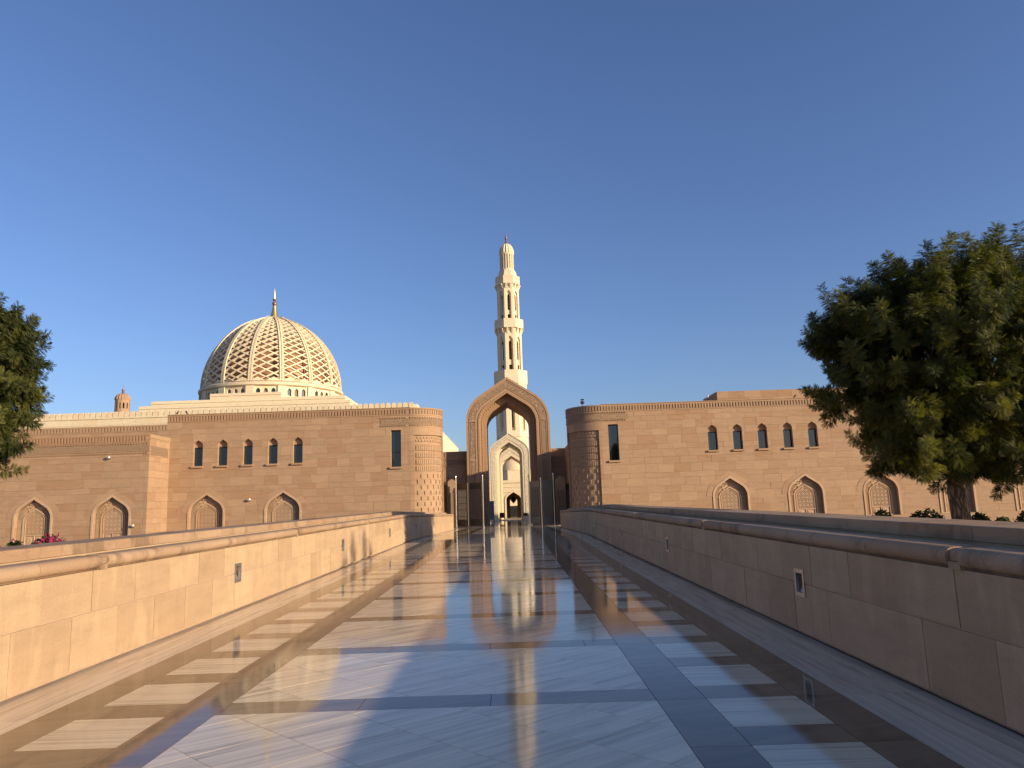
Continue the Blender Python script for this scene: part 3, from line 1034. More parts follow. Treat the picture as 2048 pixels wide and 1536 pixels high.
# --- left building
xl0, xl1 = at(331, 940, YL).x, at(820, 900, YL).x
RL = at(886, 880, YL + 2.6).x - xl1
bl = thing('stone_building', (xl0 + 10, YL + 2, 0), 'left pink stone building with five arched windows and a rounded corner beside the arch', 'building')
holes = []
wl_ = [at(p, 905, YL).x for p in (396, 445, 495.5, 545.5, 595.5)]
nl_ = [at(413, 1010, YL).x, at(566, 1005, YL).x]
sl_ = at(792, 900, YL).x
for x in wl_: holes.append(win_hole(x))
for x in nl_: holes.append(niche_hole(x, 0.13))
holes.append(slit_hole(sl_, 5.28, 8.27))
ashlar(bl, M['pink'], xl0, xl1, YL, -1.62, ZT, holes, order=-1)
for x in wl_: arch_window(bl, x, YL)
for x in nl_: niche(bl, x, YL, 0.13); voussoirs(bl, x, YL, 0.13)
slit_window(bl, sl_, YL, 5.28, 8.27)
dentils(bl, M['pink'], xl0, xl1, YL, ZT - 0.52, 0.38)
MB().box(xl0 - .02, xl1, YL - 0.05, YL + 0.5, ZT + 0.002, ZT + 0.05).build('parapet_cap', M['pink'], bl)
frieze(bl, at(761, 840, YL).x, xl1, YL, 8.58, 9.34)
tower(bl, xl1, YL + RL, RL, R_(-90), R_(0), -1.62, ZT, False)
MB().box(xl0, xl1 - 0.02, YL + 0.92, YL + 9, 0, ZT - 0.3).build('wall_body', M['pink'], bl)
MB().box(xl1 - 0.018, xl1 + RL - 0.9, YL + RL, YL + 4.2, 0, ZT - 0.4).build('side_wall', M['pink'], bl)

# --- right building
xr1, xr0 = 47.0, at(1205, 900, YR).x
RR = xr0 - at(1134, 880, YR + 2.8).x
br = thing('stone_building', (xr0 + 12, YR + 2, 0), 'right pink stone building behind the tall tree, camera on its rounded corner', 'building')
holes = []
wr_ = [at(p, 880, YR).x for p in (1426, 1476, 1526, 1577, 1627)]
nr_ = [at(1463, 1000, YR).x]
n_p = at(1614, 1000, YR).x - nr_[0]
nr_ = [nr_[0] + n_p * i for i in range(5)]
sr_ = at(1228, 890, YR).x
for x in wr_: holes.append(win_hole(x))
for x in nr_: holes.append(niche_hole(x, 0.13))
holes.append(slit_hole(sr_, 5.28, 8.27))
ashlar(br, M['pink'], xr0, xr1, YR, -1.62, ZTR, holes, order=1)
for x in wr_: arch_window(br, x, YR)
for x in nr_: niche(br, x, YR, 0.13); voussoirs(br, x, YR, 0.13)
slit_window(br, sr_, YR, 5.28, 8.27)
dentils(br, M['pink'], xr0, xr1, YR, ZTR - 0.52, 0.38)
MB().box(xr0, xr1, YR - 0.05, YR + 0.5, ZTR + 0.002, ZTR + 0.05).build('parapet_cap', M['pink'], br)
frieze(br, xr0, at(1256, 830, YR).x, YR, 8.58, 9.34)
tower(br, xr0, YR + RR, RR, R_(180), R_(270), -1.62, ZTR, True)
MB().box(18.5, xr1, YR + 0.92, YR + 8, 0, ZTR - 0.5).build('wall_body', M['pink'], br)
# set back upper storey
xu = at(1434, 790, 67).x; zu = at(1434, 783, 67).z
ub = thing('upper_storey', (xu + 10, 68, ZTR), 'set back upper storey rising behind the right building roof line', 'building')
ashlar(ub, M['pink'], xu, xr1, 67, ZTR - 0.9, zu, [], limit=120, order=1)
MB().box(xu, xr1, 67.92, 72, ZTR - 0.6, zu - 0.02).build('wall_body', M['pink'], ub)
MB().box(xu - 0.006, xu + 0.3, 67.0 + .51, 71.98, ZTR - 0.6, zu).build('side_wall', M['pink'], ub)

# --- left wing, nearer than the left building
YW = 57.6
xw1 = at(296, 960, YW).x
zw = at(297, 868, YW).z
bw = thing('side_wing', (xw1 - 8, YW + 2, 0), 'lower wing at far left with two carved niches and a sunlit end wall', 'building')
nw_ = [at(66, 1030, YW).x, at(222.5, 1030, YW).x]
nw_.insert(0, 2 * nw_[0] - nw_[1])
ashlar(bw, M['pink'], xw1 - 22, xw1 - 0.284, YW, -1.62, zw, [niche_hole(x, 0.1) for x in nw_], order=-1)
for x in nw_: niche(bw, x, YW, 0.1); voussoirs(bw, x, YW, 0.1)
frieze(bw, xw1 - 22, xw1, YW, zw - 1.5, zw - 0.62)
dentils(bw, M['pink'], xw1 - 22, xw1, YW, zw - 0.52, 0.38)
MB().box(xw1 - 22, xw1 - 0.3, YW + 0.92, YW + 9.5, 0, zw - 0.25).build('wall_body', M['pink'], bw)
# end wall facing right, in courses
for za, zb in block_courses(-1.62, zw):
    y = YW - 0.004
    first = True
    while y < YL - 0.05:
        y1 = min(y + random.uniform(0.8, 1.3), YL)
        MB().box(xw1 - 0.28, xw1 + random.uniform(0, 0.008) + 0.004, y + .004, y1 - 0.006, za + 0.005, zb - 0.005).build('end_block', M['pink'], bw)
        y = y1
MB().box(xw1 + 0.012, xw1 + 0.05, YW + 0.02, YL - 0.01, zw - 0.32, zw - 0.01).build('end_cornice', M['pink'], bw)
MB().box(xw1 + 0.008, xw1 + 0.03, YW + 0.2, YL - 0.3, zw - 1.6, zw - 0.9).build('end_inscription', M['carved_fine'], bw)

# --- taller wall behind the wing
YB = 70.0
zb_ = at(200, 853, YB).z
bb = thing('boundary_wall', (xw1 - 10, YB, 0), 'plain back wall with a toothed cornice above the far left wing', 'wall')
ashlar(bb, M['pink'], xw1 - 28, xl0 + 0.5, YB, 6, zb_, [], limit=120, order=-1)
MB().box(xw1 - 28, xl0 + 0.5, YB + 0.1, YB + 0.9, 0, 5.99).build('wall_base', M['pink'], bb)
dentils(bb, M['pink'], xw1 - 28, xl0 + 0.5, YB, zb_ - 0.52, 0.36, 0.3)

# ------------------------------------------------------------------ entrance arch
YA = 74.0
def arch_dims(left, right, y_edge, apex_px, apex_py, Y):
    a, c = at(left, y_edge, Y), at(right, y_edge, Y)
    ap = at(apex_px, apex_py, Y)
    return (a.x + c.x) / 2, (c.x - a.x) / 2, ap.z
cxA, hwo, zao = arch_dims(933, 1100.5, 880, 1013.5, 754, YA)
_, hwi, zai = arch_dims(960, 1073.5, 900, 1014, 784, YA)
RISE = 1.057
ea = thing('entrance_arch', (cxA, YA, 0.18), 'tall pink stone arch with carved border at the end of the walkway', 'arch')
z0 = 0.18
zso, zsi = zao - RISE * hwo, zai - RISE * hwi
outer = arch_curve(cxA, hwo, z0, zso, RISE * hwo); inner = arch_curve(cxA, hwi, z0, zsi, RISE * hwi)
DST = 0.97
MB().strip(outer, inner, YA, YA + DST).build('arch_front', M['pink'], ea)
hwr = hwi - 0.60
zar = zai - 0.80
ringi = arch_curve(cxA, hwr, z0, zar - RISE * hwr, RISE * hwr)
ringo = arch_curve(cxA, hwi + 0.01, z0, zsi, RISE * hwi + 0.012)
MB().strip(outer, ringi, YA + DST + 0.002, YA + DST + 5.2).build('arch_barrel', M['pink'], ea)
# border mouldings on the face
def offset_arch(o):
    hw = hwo - o; za = zao - o * 1.22
    return arch_curve(cxA, hw, z0, za - RISE * hw, RISE * hw)
W = hwo - hwi
for o0, o1, pr in ((0.0, 0.16 * W, 0.07), (0.22 * W, 0.27 * W, 0.05), (0.66 * W, 0.72 * W, 0.05), (0.86 * W, 0.99 * W, 0.06)):
    MB().strip(offset_arch(o0), offset_arch(o1), YA - pr, YA - 0.003).build('border_moulding', M['pink'], ea)
# carved band over the arch, in separate cartouches, and carved leg panels
ca, cb = offset_arch(0.29 * W), offset_arch(0.64 * W)
nA = len(ca)
picks = [1, 4, 7, 10, nA // 2, nA - 11, nA - 8, nA - 5, nA - 2]
for a, b_ in zip(picks[:-1], picks[1:]):
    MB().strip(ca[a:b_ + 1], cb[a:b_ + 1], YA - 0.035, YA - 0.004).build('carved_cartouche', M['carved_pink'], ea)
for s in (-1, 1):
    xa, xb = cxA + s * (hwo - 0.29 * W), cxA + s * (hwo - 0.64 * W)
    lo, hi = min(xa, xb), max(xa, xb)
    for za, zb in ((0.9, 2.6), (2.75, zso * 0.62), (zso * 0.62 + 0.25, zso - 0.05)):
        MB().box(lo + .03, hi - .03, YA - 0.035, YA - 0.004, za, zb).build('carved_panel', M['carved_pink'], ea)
        fr = MB()
        fr.box(lo - .02, hi + .02, YA - 0.055, YA - 0.0045, zb + 0.01, zb + 0.12)
        fr.build('panel_rail', M['pink'], ea)
# rope moulding on the ring
def along(curve, d):
    seg = [(Vector(curve[i]), Vector(curve[i + 1])) for i in range(len(curve) - 1)]
    out, acc = [], 0.0
    for a, b_ in seg:
        Ls = (b_ - a).length
        while acc < Ls:
            out.append((a + (b_ - a) * (acc / Ls), (b_ - a).normalized())); acc += d
        acc -= Ls
    return out
mid = arch_curve(cxA, hwi - 0.20, z0, zsi - 0.03, RISE * hwi - 0.24)
mb = MB()
for p, t in along(mid, 0.26):
    nrm = Vector((-t.y, t.x))
    q = [p + t * 0.11, p + nrm * 0.09, p - t * 0.11, p - nrm * 0.09]
    q = [(v.x, v.y) for v in q]
    if parea(q) < 0: q = q[::-1]
    vs = [(x, YA + DST - 0.002, z) for x, z in q] + [(p.x, YA + DST - 0.09, p.y)]
    mb.add(vs, [(0, 1, 4), (1, 2, 4), (2, 3, 4), (3, 0, 4)])
fixn(mb.build('rope_moulding', M['pink'], ea))['kind'] = 'stuff'

# court walls on both sides of the arch
ZC = at(910, 903, YA + 1.2).z
for s, x0, x1, lab in ((-1, -9.5, cxA - hwo - 0.01, 'low court wall left of the entrance arch'), (1, cxA + hwo + 0.01, 5.9, 'low court wall right of the entrance arch')):
    cw = thing('court_wall', ((x0 + x1) / 2, YA + 1.2, 0.18), lab, 'wall')
    ashlar(cw, M['pink'], x0, x1, YA + 1.2, 0.18, ZC, [], order=1)
    dentils(cw, M['pink'], x0, x1, YA + 1.2, ZC - 0.5, 0.34)
    if s > 0:
        MB().box(5.905, 6.5, YR + RR + 0.6, YA + 2.0, 0.18, ZC - 0.02).build('side_wall', M['pink'], cw)
    frieze(cw, x0 + 0.1, x1 - 0.1, YA + 1.2, ZC - 1.5, ZC - 0.7)

# ------------------------------------------------------------------ second and third arches, gatehouse
def plain_arch(Y, l, r, ye, apx, apy, li, ri, yi, ipx, ipy, depth, label, steps):
    cx, ho, zo = arch_dims(l, r, ye, apx, apy, Y)
    _, hi_, zi = arch_dims(li, ri, yi, ipx, ipy, Y)
    root = thing('stone_arch', (cx, Y, 0.2), label, 'arch')
    o = arch_curve(cx, ho, 0.2, zo - RISE * ho, RISE * ho); i_ = arch_curve(cx, hi_, 0.2, zi - RISE * hi_, RISE * hi_)
    MB().strip(o, i_, Y, Y + 0.9).build('arch_front', M['cream'], root)
    h2 = hi_ - steps; z2 = zi - steps * 1.2
    MB().strip(o, arch_curve(cx, h2, 0.2, z2 - RISE * h2, RISE * h2), Y + 0.902, Y + depth).build('arch_barrel', M['cream'], root)
    w = ho - hi_
    def off(d): 
        h = ho - d
        return arch_curve(cx, h, 0.2, zo - d * 1.2 - RISE * h, RISE * h)
    MB().strip(off(w * 0.2), off(w * 0.75), Y - 0.04, Y - 0.003).build('carved_border', M['cream_carved'], root)
    MB().strip(off(0.0), off(w * 0.1), Y - 0.07, Y - 0.003).build('border_moulding', M['cream'], root)
    return root, cx
_, cx2 = plain_arch(95.5, 978, 1058.5, 900, 1021, 866, 998, 1049, 930, 1022, 884, 4.0, 'cream stone arch standing behind the pink entrance arch', 0.30)
plain_arch(104, 990, 1056, 930, 1022.5, 893, 1003, 1046, 950, 1023, 911.5, 3.0, 'smaller cream stone arch seen through the first cream arch', 0.2)
# gatehouse wall with a door arch
YG = 116
gx0, gx1 = at(975, 990, YG).x, at(1075, 990, YG).x
zg = at(1024, 961, YG).z
gh = thing('gatehouse', ((gx0 + gx1) / 2, YG, 0.24), 'cream gatehouse wall with a pointed doorway far behind the arches', 'building')
dcx, dh, dz = arch_dims(1013, 1042.5, 1010, 1027.5, 984, YG)
gz0 = 0.24
dhole = arch_hole(dcx, dh, gz0 - 0.01, dz - RISE * dh, RISE * dh, 6)
mb = MB()
for P in minus([rect(gx0, gx1, gz0, zg)], dhole): mb.prism(P, YG, YG + 3.0)
fixn(mb.build('wall', M['cream'], gh, merge=True))
MB().box(gx0 - .1, gx1 + .1, YG - 0.18, YG - 0.003, zg - 0.35, zg + 0.05).build('cornice', M['cream'], gh)
MB().box(gx0 - .1, gx1 + .1, YG - 0.10, YG - 0.003, zg - 1.0, zg - 0.9).build('string_course', M['cream'], gh)
MB().box(gx0 - .1, gx1 + .1, YG - 0.10, YG - 0.003, zg - 1.75, zg - 1.65).build('string_course', M['cream'], gh)
MB().strip(arch_curve(dcx, dh + 0.25, gz0, dz - RISE * dh, RISE * dh + 0.3), arch_curve(dcx, dh + .005, gz0, dz - RISE * dh, RISE * dh + .005), YG - 0.09, YG - 0.004).build('door_surround', M['cream'], gh)
# inner doorway further back
_, d2h, d2z = arch_dims(1020, 1034.5, 1010, 1027.5, 995, YG + 8)
d2cx = at(1027.5, 1010, YG + 8).x
mb = MB()
for P in minus([rect(gx0, gx1, gz0, zg - 0.5)], arch_hole(d2cx, d2h, gz0 - .01, d2z - RISE * d2h, RISE * d2h, 6)): mb.prism(P, YG + 8, YG + 9)
fixn(mb.build('inner_wall', M['cream'], gh, merge=True))
for s in (gx0 + .01, gx1 - 0.61):
    MB().box(s, s + 0.6, YG + 3.01, YG + 7.99, gz0, zg - 0.5).build('passage_wall', M['cream'], gh)
MB().box(gx0, gx1, YG + 3.01, YG + 8.99, zg - 0.49, zg - 0.2).build('roof', M['cream'], gh)
MB().box(gx0, gx1, YG + 15, YG + 15.6, gz0, zg - 4).build('backdrop_wall', M['cream'], gh)  # added wall, its shaded grey stands in for sky beyond the doorway
MB().box(d2cx - 1.2, d2cx + 1.2, YG + 14.9, YG + 14.99, gz0 + .02, gz0 + 1.9).build('dark_backdrop', M['black'], gh)  # added black panel, stands in for dark trees beyond the doorway
# hanging lantern in the doorway
lz = at(1027, 1000, YG + 6)
ln = thing('hanging_lantern', (lz.x, YG + 6, lz.z), 'black lantern hanging in the far doorway', 'lantern')
MB().lathe([(0.02, lz.z + 0.55), (0.32, lz.z + 0.3), (0.42, lz.z + 0.2), (0.42, lz.z - 0.1), (0.2, lz.z - 0.35), (0.02, lz.z - 0.55)], lz.x, YG + 6, 8).build('lantern_body', M['black'], ln)
MB().tube([(lz.x, YG + 6, lz.z + 0.5), (lz.x, YG + 6, zg - 0.49)], 0.03, 6).build('chain', M['black'], ln)

# ------------------------------------------------------------------ metal gates
def gate_leaf(p0, p1, Yg0, Yg1, z0, z1, label, style, mt='metal'):
    """panel between two points (x at depth y)"""
    a = Vector((p0, Yg0, 0)); c = Vector((p1, Yg1, 0))
    u = (c - a); L_ = u.length; u.normalize(); nrm = Vector((-u.y, u.x, 0))
    root = thing('metal_gate', (a + c) / 2 + Vector((0, 0, z0)), label, 'gate', None)
    def bar(mb, s0, s1, za, zb, t=0.03):
        vs = []
        for dz in (za, zb):
            for ss, tt in ((s0, -t), (s1, -t), (s1, t), (s0, t)):
                q = a + u * ss + nrm * tt
                vs.append((q.x, q.y, dz))
        mb.add(vs, [(0, 3, 2, 1), (4, 5, 6, 7), (0, 1, 5, 4), (1, 2, 6, 5), (2, 3, 7, 6), (3, 0, 4, 7)])
    mb = MB()
    bar(mb, 0, 0.09, z0 + .06, z1); bar(mb, L_ - 0.09, L_, z0 + .06, z1); 
    for zz in (z0 + 0.06, z0 + 0.55, z1 - 0.55, z1 - 0.09): bar(mb, 0.088, L_ - 0.088, zz, zz + 0.09, 0.028)
    mb.build('frame', M[mt], root)
    mb = MB()
    nb = 9
    for i in range(nb):
        s = 0.09 + (L_ - 0.18) * (i + 0.5) / nb
        bar(mb, s - 0.022, s + 0.022, z0 + 0.64, z1 - 0.55, 0.015)
    if style:
        for zz in np.arange(z0 + 0.9, z1 - 0.6, 0.55): bar(mb, 0.09, L_ - 0.09, zz, zz + 0.035, 0.012)
    mb.build('grille', M[mt], root)['kind'] = 'stuff'
    mb = MB()
    bar(mb, 0.09, L_ - 0.09, z0 + 0.15, z0 + 0.55, 0.012); bar(mb, 0.09, L_ - 0.09, z1 - 0.46, z1 - 0.09, 0.012)
    mb.build('kick_panel', M[mt], root)
    return root
def gate_post(x, Y, z0, z1, label, mat='steel'):
    root = thing('gate_post', (x, Y, z0), label, 'post', 'polished posts of the gates')
    MB().tube([(x, Y, z0), (x, Y, z1)], 0.042, 10).build('shaft', M[mat], root, smooth=True)
    MB().lathe([(0.02, z1), (0.07, z1 + 0.06), (0.07, z1 + 0.12), (0.02, z1 + 0.24)], x, Y, 10).build('finial', M[mat], root, smooth=True)
YGT = 66.0
zt_ = at(940, 966, YGT).z
xg = [at(p, 1010, YGT).x for p in (914.5, 938, 966)]
gate_leaf(xg[0], xg[1] - .06, YGT + 0.75, YGT - 0.35, 0.2, zt_, 'dark folded gate leaf, outer one left of the arch', True)
gate_leaf(xg[1] + .06, xg[2] - .06, YGT + 0.4, YGT - 0.3, 0.2, zt_, 'bronze gate leaf with upright bars, left of the arch opening', False)
gate_post(xg[0] - 0.08, YGT, 0.18, at(914, 956, YGT).z, 'outer polished post beside the left gate')
gate_post(xg[2] + 0.02, YGT - 0.1, 0.18, at(966, 954, YGT).z, 'inner polished post beside the left gate')
xg = [at(p, 1010, YGT).x for p in (1062, 1083, 1108)]
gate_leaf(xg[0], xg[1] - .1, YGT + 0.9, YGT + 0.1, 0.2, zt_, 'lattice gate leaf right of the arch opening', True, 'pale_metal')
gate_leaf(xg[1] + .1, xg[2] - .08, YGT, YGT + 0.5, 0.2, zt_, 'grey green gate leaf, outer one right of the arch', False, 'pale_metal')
gate_post(xg[0] - 0.12, YGT + 0.9, 0.18, at(1060, 954, YGT).z, 'inner polished post beside the right gate')
gate_post(xg[1], YGT, 0.18, at(1083, 960, YGT).z, 'bright post between the right gate leaves')
gate_post(xg[2] + 0.05, YGT + .5, 0.18, at(1110, 950, YGT).z, 'outer post beside the right gate')
# stone piers and side grilles between gates and rounded corners
for pa, pb, yt, lab in ((896, 912, 959, 'short arched stone pier beside the left rounded corner'), (1113, 1131, 953, 'plain stone pier beside the right gate')):
    xa, xb = at(pa, 1000, 67.2).x, at(pb, 1000, 67.2).x
    zt2 = at((pa + pb) / 2, yt, 67.2).z
    pr = thing('gate_pier', ((xa + xb) / 2, 67.2, 0.18), lab, 'pier')
    MB().box(xa, xb, 67.2, 67.9, 0.18, zt2 - 0.3).build('shaft', M['pink'], pr)
    MB().prism(arch_hole((xa + xb) / 2, (xb - xa) / 2, zt2 - 0.3, zt2 - 0.29, 0.35, 5), 67.202, 67.898).build('cap', M['pink'], pr)
    MB().box(xa + .06, xb - .06, 67.16, 67.197, 0.4, zt2 - 1.2).build('carved_panel', M['carved_fine'], pr)
xa, xb = at(887, 1000, 66.4).x, at(896, 1000, 66.4).x
gate_leaf(xa - .2, xb, 66.8, 66.4, 0.2, zt_ - .1, 'narrow dark side grille against the left rounded corner', False)
xa, xb = at(1132, 1000, 66.4).x, at(1143, 1000, 66.4).x
gate_leaf(xa, xb + .2, 66.4, 66.9, 0.2, zt_ - .3, 'narrow side grille against the right rounded corner', False)

# small things in the passage
p = at(983, 1046, 88)
bd = thing('notice_board', (p.x, 88, 0.18), 'grey standing board left inside the arches', 'sign board')
MB().box(p.x - 0.35, p.x + 0.35, 88, 88.08, 0.45, 2.6).build('panel', M['grey'], bd)
for s in (-.3, .3): MB().box(p.x + s - .04, p.x + s + .04, 87.9, 88.3, 0.18, 0.446).build('foot', M['black'], bd)
p = at(970, 1046, 86)
cb = thing('security_cabinet', (p.x, 86, 0.18), 'black cabinet beside the grey board inside the arch', 'cabinet')
MB().box(p.x - 0.45, p.x + 0.25, 86, 86.5, 0.26, 2.5).build('body', M['black'], cb)
for s in (-.4, .2): MB().box(p.x + s - .04, p.x + s + .04, 86.05, 86.45, 0.18, 0.258).build('foot', M['steel'], cb)
p = at(1051, 1029, 92)
sg = thing('post_sign', (p.x, 92, 0.18), 'small black sign on a thin post, right inside the arches', 'sign')
MB().box(p.x - .27, p.x + .27, 91.96, 92.0, p.z - .18, p.z + .18).build('sign_plate', M['black'], sg)
MB().tube([(p.x, 92.04, 0.18), (p.x, 92.04, p.z + .1)], 0.03, 8).build('pole', M['steel'], sg)
p = at(1005, 1037, 96)
ch = thing('guard_chair', (p.x, 92.5, 0.18), 'dark maroon chair on the floor inside the second arch', 'chair')
x, y = p.x, 92.5
MB().box(x - .3, x + .3, y, y + .55, 0.58, 0.70).build('seat', M['maroon'], ch)
MB().box(x - .3, x + .3, y + .56, y + .66, 0.6, 1.2).build('backrest', M['maroon'], ch)
for sx in (-.27, .27):
    for sy in (.04, .5): MB().box(x + sx - .02, x + sx + .02, y + sy - .02, y + sy + .02, 0.18, 0.578).build('leg', M['black'], ch)
    MB().box(x + sx - .03, x + sx + .03, y + .02, y + .55, 0.82, 0.87).build('armrest', M['black'], ch)

# ------------------------------------------------------------------ prayer hall
YH = 110.0
hx1 = at(828, 820, YH).x; hx0 = at(-60, 840, YH).x
zm0 = at(460, 830, YH).z; zm1 = at(460, 816.5, YH).z
ph = thing('prayer_hall', ((hx0 + hx1) / 2, YH + 20, 0), 'cream stone prayer hall with rounded merlons, below the great dome', 'building')
MB().box(hx0, hx1, YH + 0.5, YH + 85, 0, zm0 - 0.4).build('wall_body', M['cream'], ph)
for za, zb in ((zm0 - 4.2, zm0 - 3.1), (zm0 - 3.09, zm0 - 2.0), (zm0 - 1.99, zm0 - 0.95), (zm0 - 0.94, zm0)):
    x = hx0
    while x < hx1:
        x1 = min(x + 1.9 + random.uniform(-.1, .1), hx1)
        MB().box(x + .01, x1 - .01, YH, YH + 0.49, za + .006, zb - .006).build('stone_block', M['cream'], ph)
        x = x1
MB().box(hx1 + 0.003, hx1 + 0.4, YH, YH + 85, 0, zm0).build('side_wall', M['cream'], ph)
MB().box(hx0, hx1, YH + .01, YH + .48, 0, zm0 - 4.21).build('lower_wall', M['cream'], ph)
MB().box(hx0, hx1 + .02, YH - 0.12, YH + .5, zm0 + .001, zm0 + 0.16).build('string_course', M['cream'], ph)
pm = (hx1 - hx0) / 78
merl = MB()
hw_ = pm * 0.445; hm = zm1 - zm0 - 0.1
pts = [(-hw_, 0.0), (hw_, 0.0), (hw_, hm * 0.5)] + [(hw_ * math.cos(R_(t)), hm * 0.5 + hm * 0.5 * math.sin(R_(t))) for t in range(22, 180, 23)] + [(-hw_, hm * 0.5)]
mm = merl.prism(pts, 0, 0.75).mesh('merlon', M['cream'])
for i in range(78):
    link('merlon', mm, ph, Vector((hx0 + pm * (i + 0.5), YH, zm0 + 0.162)))
mbs = MB()
for i in range(70):
    y = YH + 0.6 + i * 1.2
    pl_ = [(y, 0)]
    mbs.add([(hx1 + .01 + dx_, y + py_, zm0 + pz_) for dx_ in (0, 0.38) for py_, pz_ in ((0, 0.003), (1.05, 0.003), (1.05, hm * .55), (.8, hm * .9), (.52, hm), (.25, hm * .9), (0, hm * .55))],
            [tuple(range(6, -1, -1)), tuple(range(7, 14))] + [(q, (q + 1) % 7, 7 + (q + 1) % 7, 7 + q) for q in range(7)])
fixn(mbs.build('side_merlons', M['cream'], ph))['kind'] = 'stuff'
# roof tiers stepping up to the drum
def tier(px0, px1, pyt, Y, dep, zlow, name='roof_tier'):
    a, c = at(px0, pyt + 5, Y), at(px1, pyt + 5, Y)
    zt = at((px0 + px1) / 2, pyt, Y).z
    mb = MB().box(a.x, c.x, Y, Y + dep, zlow, zt)
    mb.build(name, M['cream'], ph)
    MB().box(a.x - .1, c.x + .1, Y - .12, Y + .3, zt - .5, zt - .42).build('tier_moulding', M['cream'], ph)
    return zt
zr = zm0 - 0.6
tier(278, 700, 806, 118, 60, zr)
tier(303, 690, 797, 128, 50, zr)
tier(420, 562, 785.5, 134, 30, zr)
tier(545, 673, 792.5, 136, 28, zr)

# ------------------------------------------------------------------ the dome
YD = 160.0
dc = at(546, 760, YD); cxD = dc.x
RD = (at(689, 775, YD + 4).x - at(400, 775, YD - 4).x) / 2
z_ap = at(552, 636, YD).z
z_ri = at(540, 760, YD - RD).z
HD = z_ap - z_ri
dm = thing('lattice_dome', (cxD, YD, z_ri), 'great cream lattice dome with a golden finial on the prayer hall roof', 'dome')
e_ = (HD * HD - RD * RD) / (2 * RD)
e_ = max(e_, 0.05)
Rp = RD + e_
amax = math.acos(e_ / Rp)
def dome_pt(th, t, k_=0.0):
    a = amax * t
    r = Rp * math.cos(a) - e_ + k_ * math.cos(a); z = Rp * math.sin(a) + k_ * math.sin(a)
    return (cxD + r * math.sin(th), YD - r * math.cos(th), z_ri + z)
NB = 15
TH0 = R_(18.2) - R_(17.3)       # rib position relative to the viewing direction
TH0 = R_(18.2) + math.atan2(cxD - EYE.x, YD) * 1.0
NC, ML = NB * 2, 31
tmax = 0.93
def lat(i2, j):       # i2 in half columns
    t = tmax * (j / ML) ** 0.97
    return (TH0 + i2 * math.pi / NC, t)
mb = MB(); vid = {}
def vert(key, pt):
    if key not in vid:
        vid[key] = len(mb.v); mb.v.append(pt)
    return vid[key]
def node(i2, j):
    i2 %= 2 * NC
    th, t = lat(i2, j)
    return vert(('n', i2, j), dome_pt(th, t))
for j in range(1, ML):
    for i2 in range(2 * NC):
        if (i2 + j) % 2: continue
        ths = [lat(i2 - 1, j), lat(i2, j - 1), lat(i2 + 1, j), lat(i2, j + 1)]
        cth, ct = lat(i2, j)
        ct = (ths[1][1] + ths[3][1]) / 2
        outer_ids = [node(i2 - 1, j), node(i2, j - 1), node(i2 + 1, j), node(i2, j + 1)]
        kk = 0.80 if j < 22 else 0.73
        inn = []
        for q, (th, t) in enumerate(ths):
            inn.append(vert(('c', i2, j, q), dome_pt(cth + (th - cth) * kk, ct + (t - ct) * kk)))
        for q in range(4):
            q2 = (q + 1) % 4
            mb.f.append((outer_ids[q], outer_ids[q2], inn[q2], inn[q]))
# half cells at the bottom and top edges
for j, up in ((0, 1), (ML, -1)):
    for i2 in range(2 * NC):
        if (i2 + j) % 2: continue
        mb.f.append((node(i2 - 1, j + up) , node(i2, j), node(i2 + 1, j + up)) if False else (node(i2, j), node(i2 + 2, j), node(i2 + 1, j + up)) if up > 0 else (node(i2 + 2, j), node(i2, j), node(i2 + 1, j + up)))
lo_ = mb.build('lattice_shell', M['cream'], dm)
fixn(lo_)
sm = lo_.modifiers.new('thick', 'SOLIDIFY'); sm.thickness = 0.42; sm.offset = -1
for k_ in range(NB):
    th = TH0 + k_ * 2 * math.pi / NB
    for sgn in (-1, 1):
        mb = MB()
        vs, fs = [], []
        n_ = 22
        for q in range(n_ + 1):
            t = tmax * q / n_
            rr = max(Rp * math.cos(amax * t) - e_, 0.5)
            for dth, kk in ((0.07, 0.0), (0.07, 0.22), (0.40, 0.22), (0.40, 0.0)):
                vs.append(dome_pt(th + sgn * min(dth / rr, R_(10)), t, kk))
        for q in range(n_):
            for c in range(4):
                c2 = (c + 1) % 4
                fs.append((q * 4 + c, q * 4 + c2, (q + 1) * 4 + c2, (q + 1) * 4 + c))
        fixn(mb.add(vs, fs).build('rib', M['cream'], dm))
prof = [(Rp * math.cos(amax * t) - e_, z_ri + Rp * math.sin(amax * t)) for t in np.linspace(0.915, 0.995, 6)]
MB().lathe([(r + .15, z + .12) for r, z in prof], cxD, YD, 40).build('crown_cap', M['cream'], dm, smooth=True)
prof = [(max((Rp * math.cos(amax * t) - e_) * 0.94 - 0.6, 0.02), z_ri - 0.2 + Rp * math.sin(amax * t) * 0.95) for t in np.linspace(0, 0.985, 24)]
MB().lathe(prof, cxD, YD, 72).build('inner_dome', M['inner_dome'], dm, smooth=True)
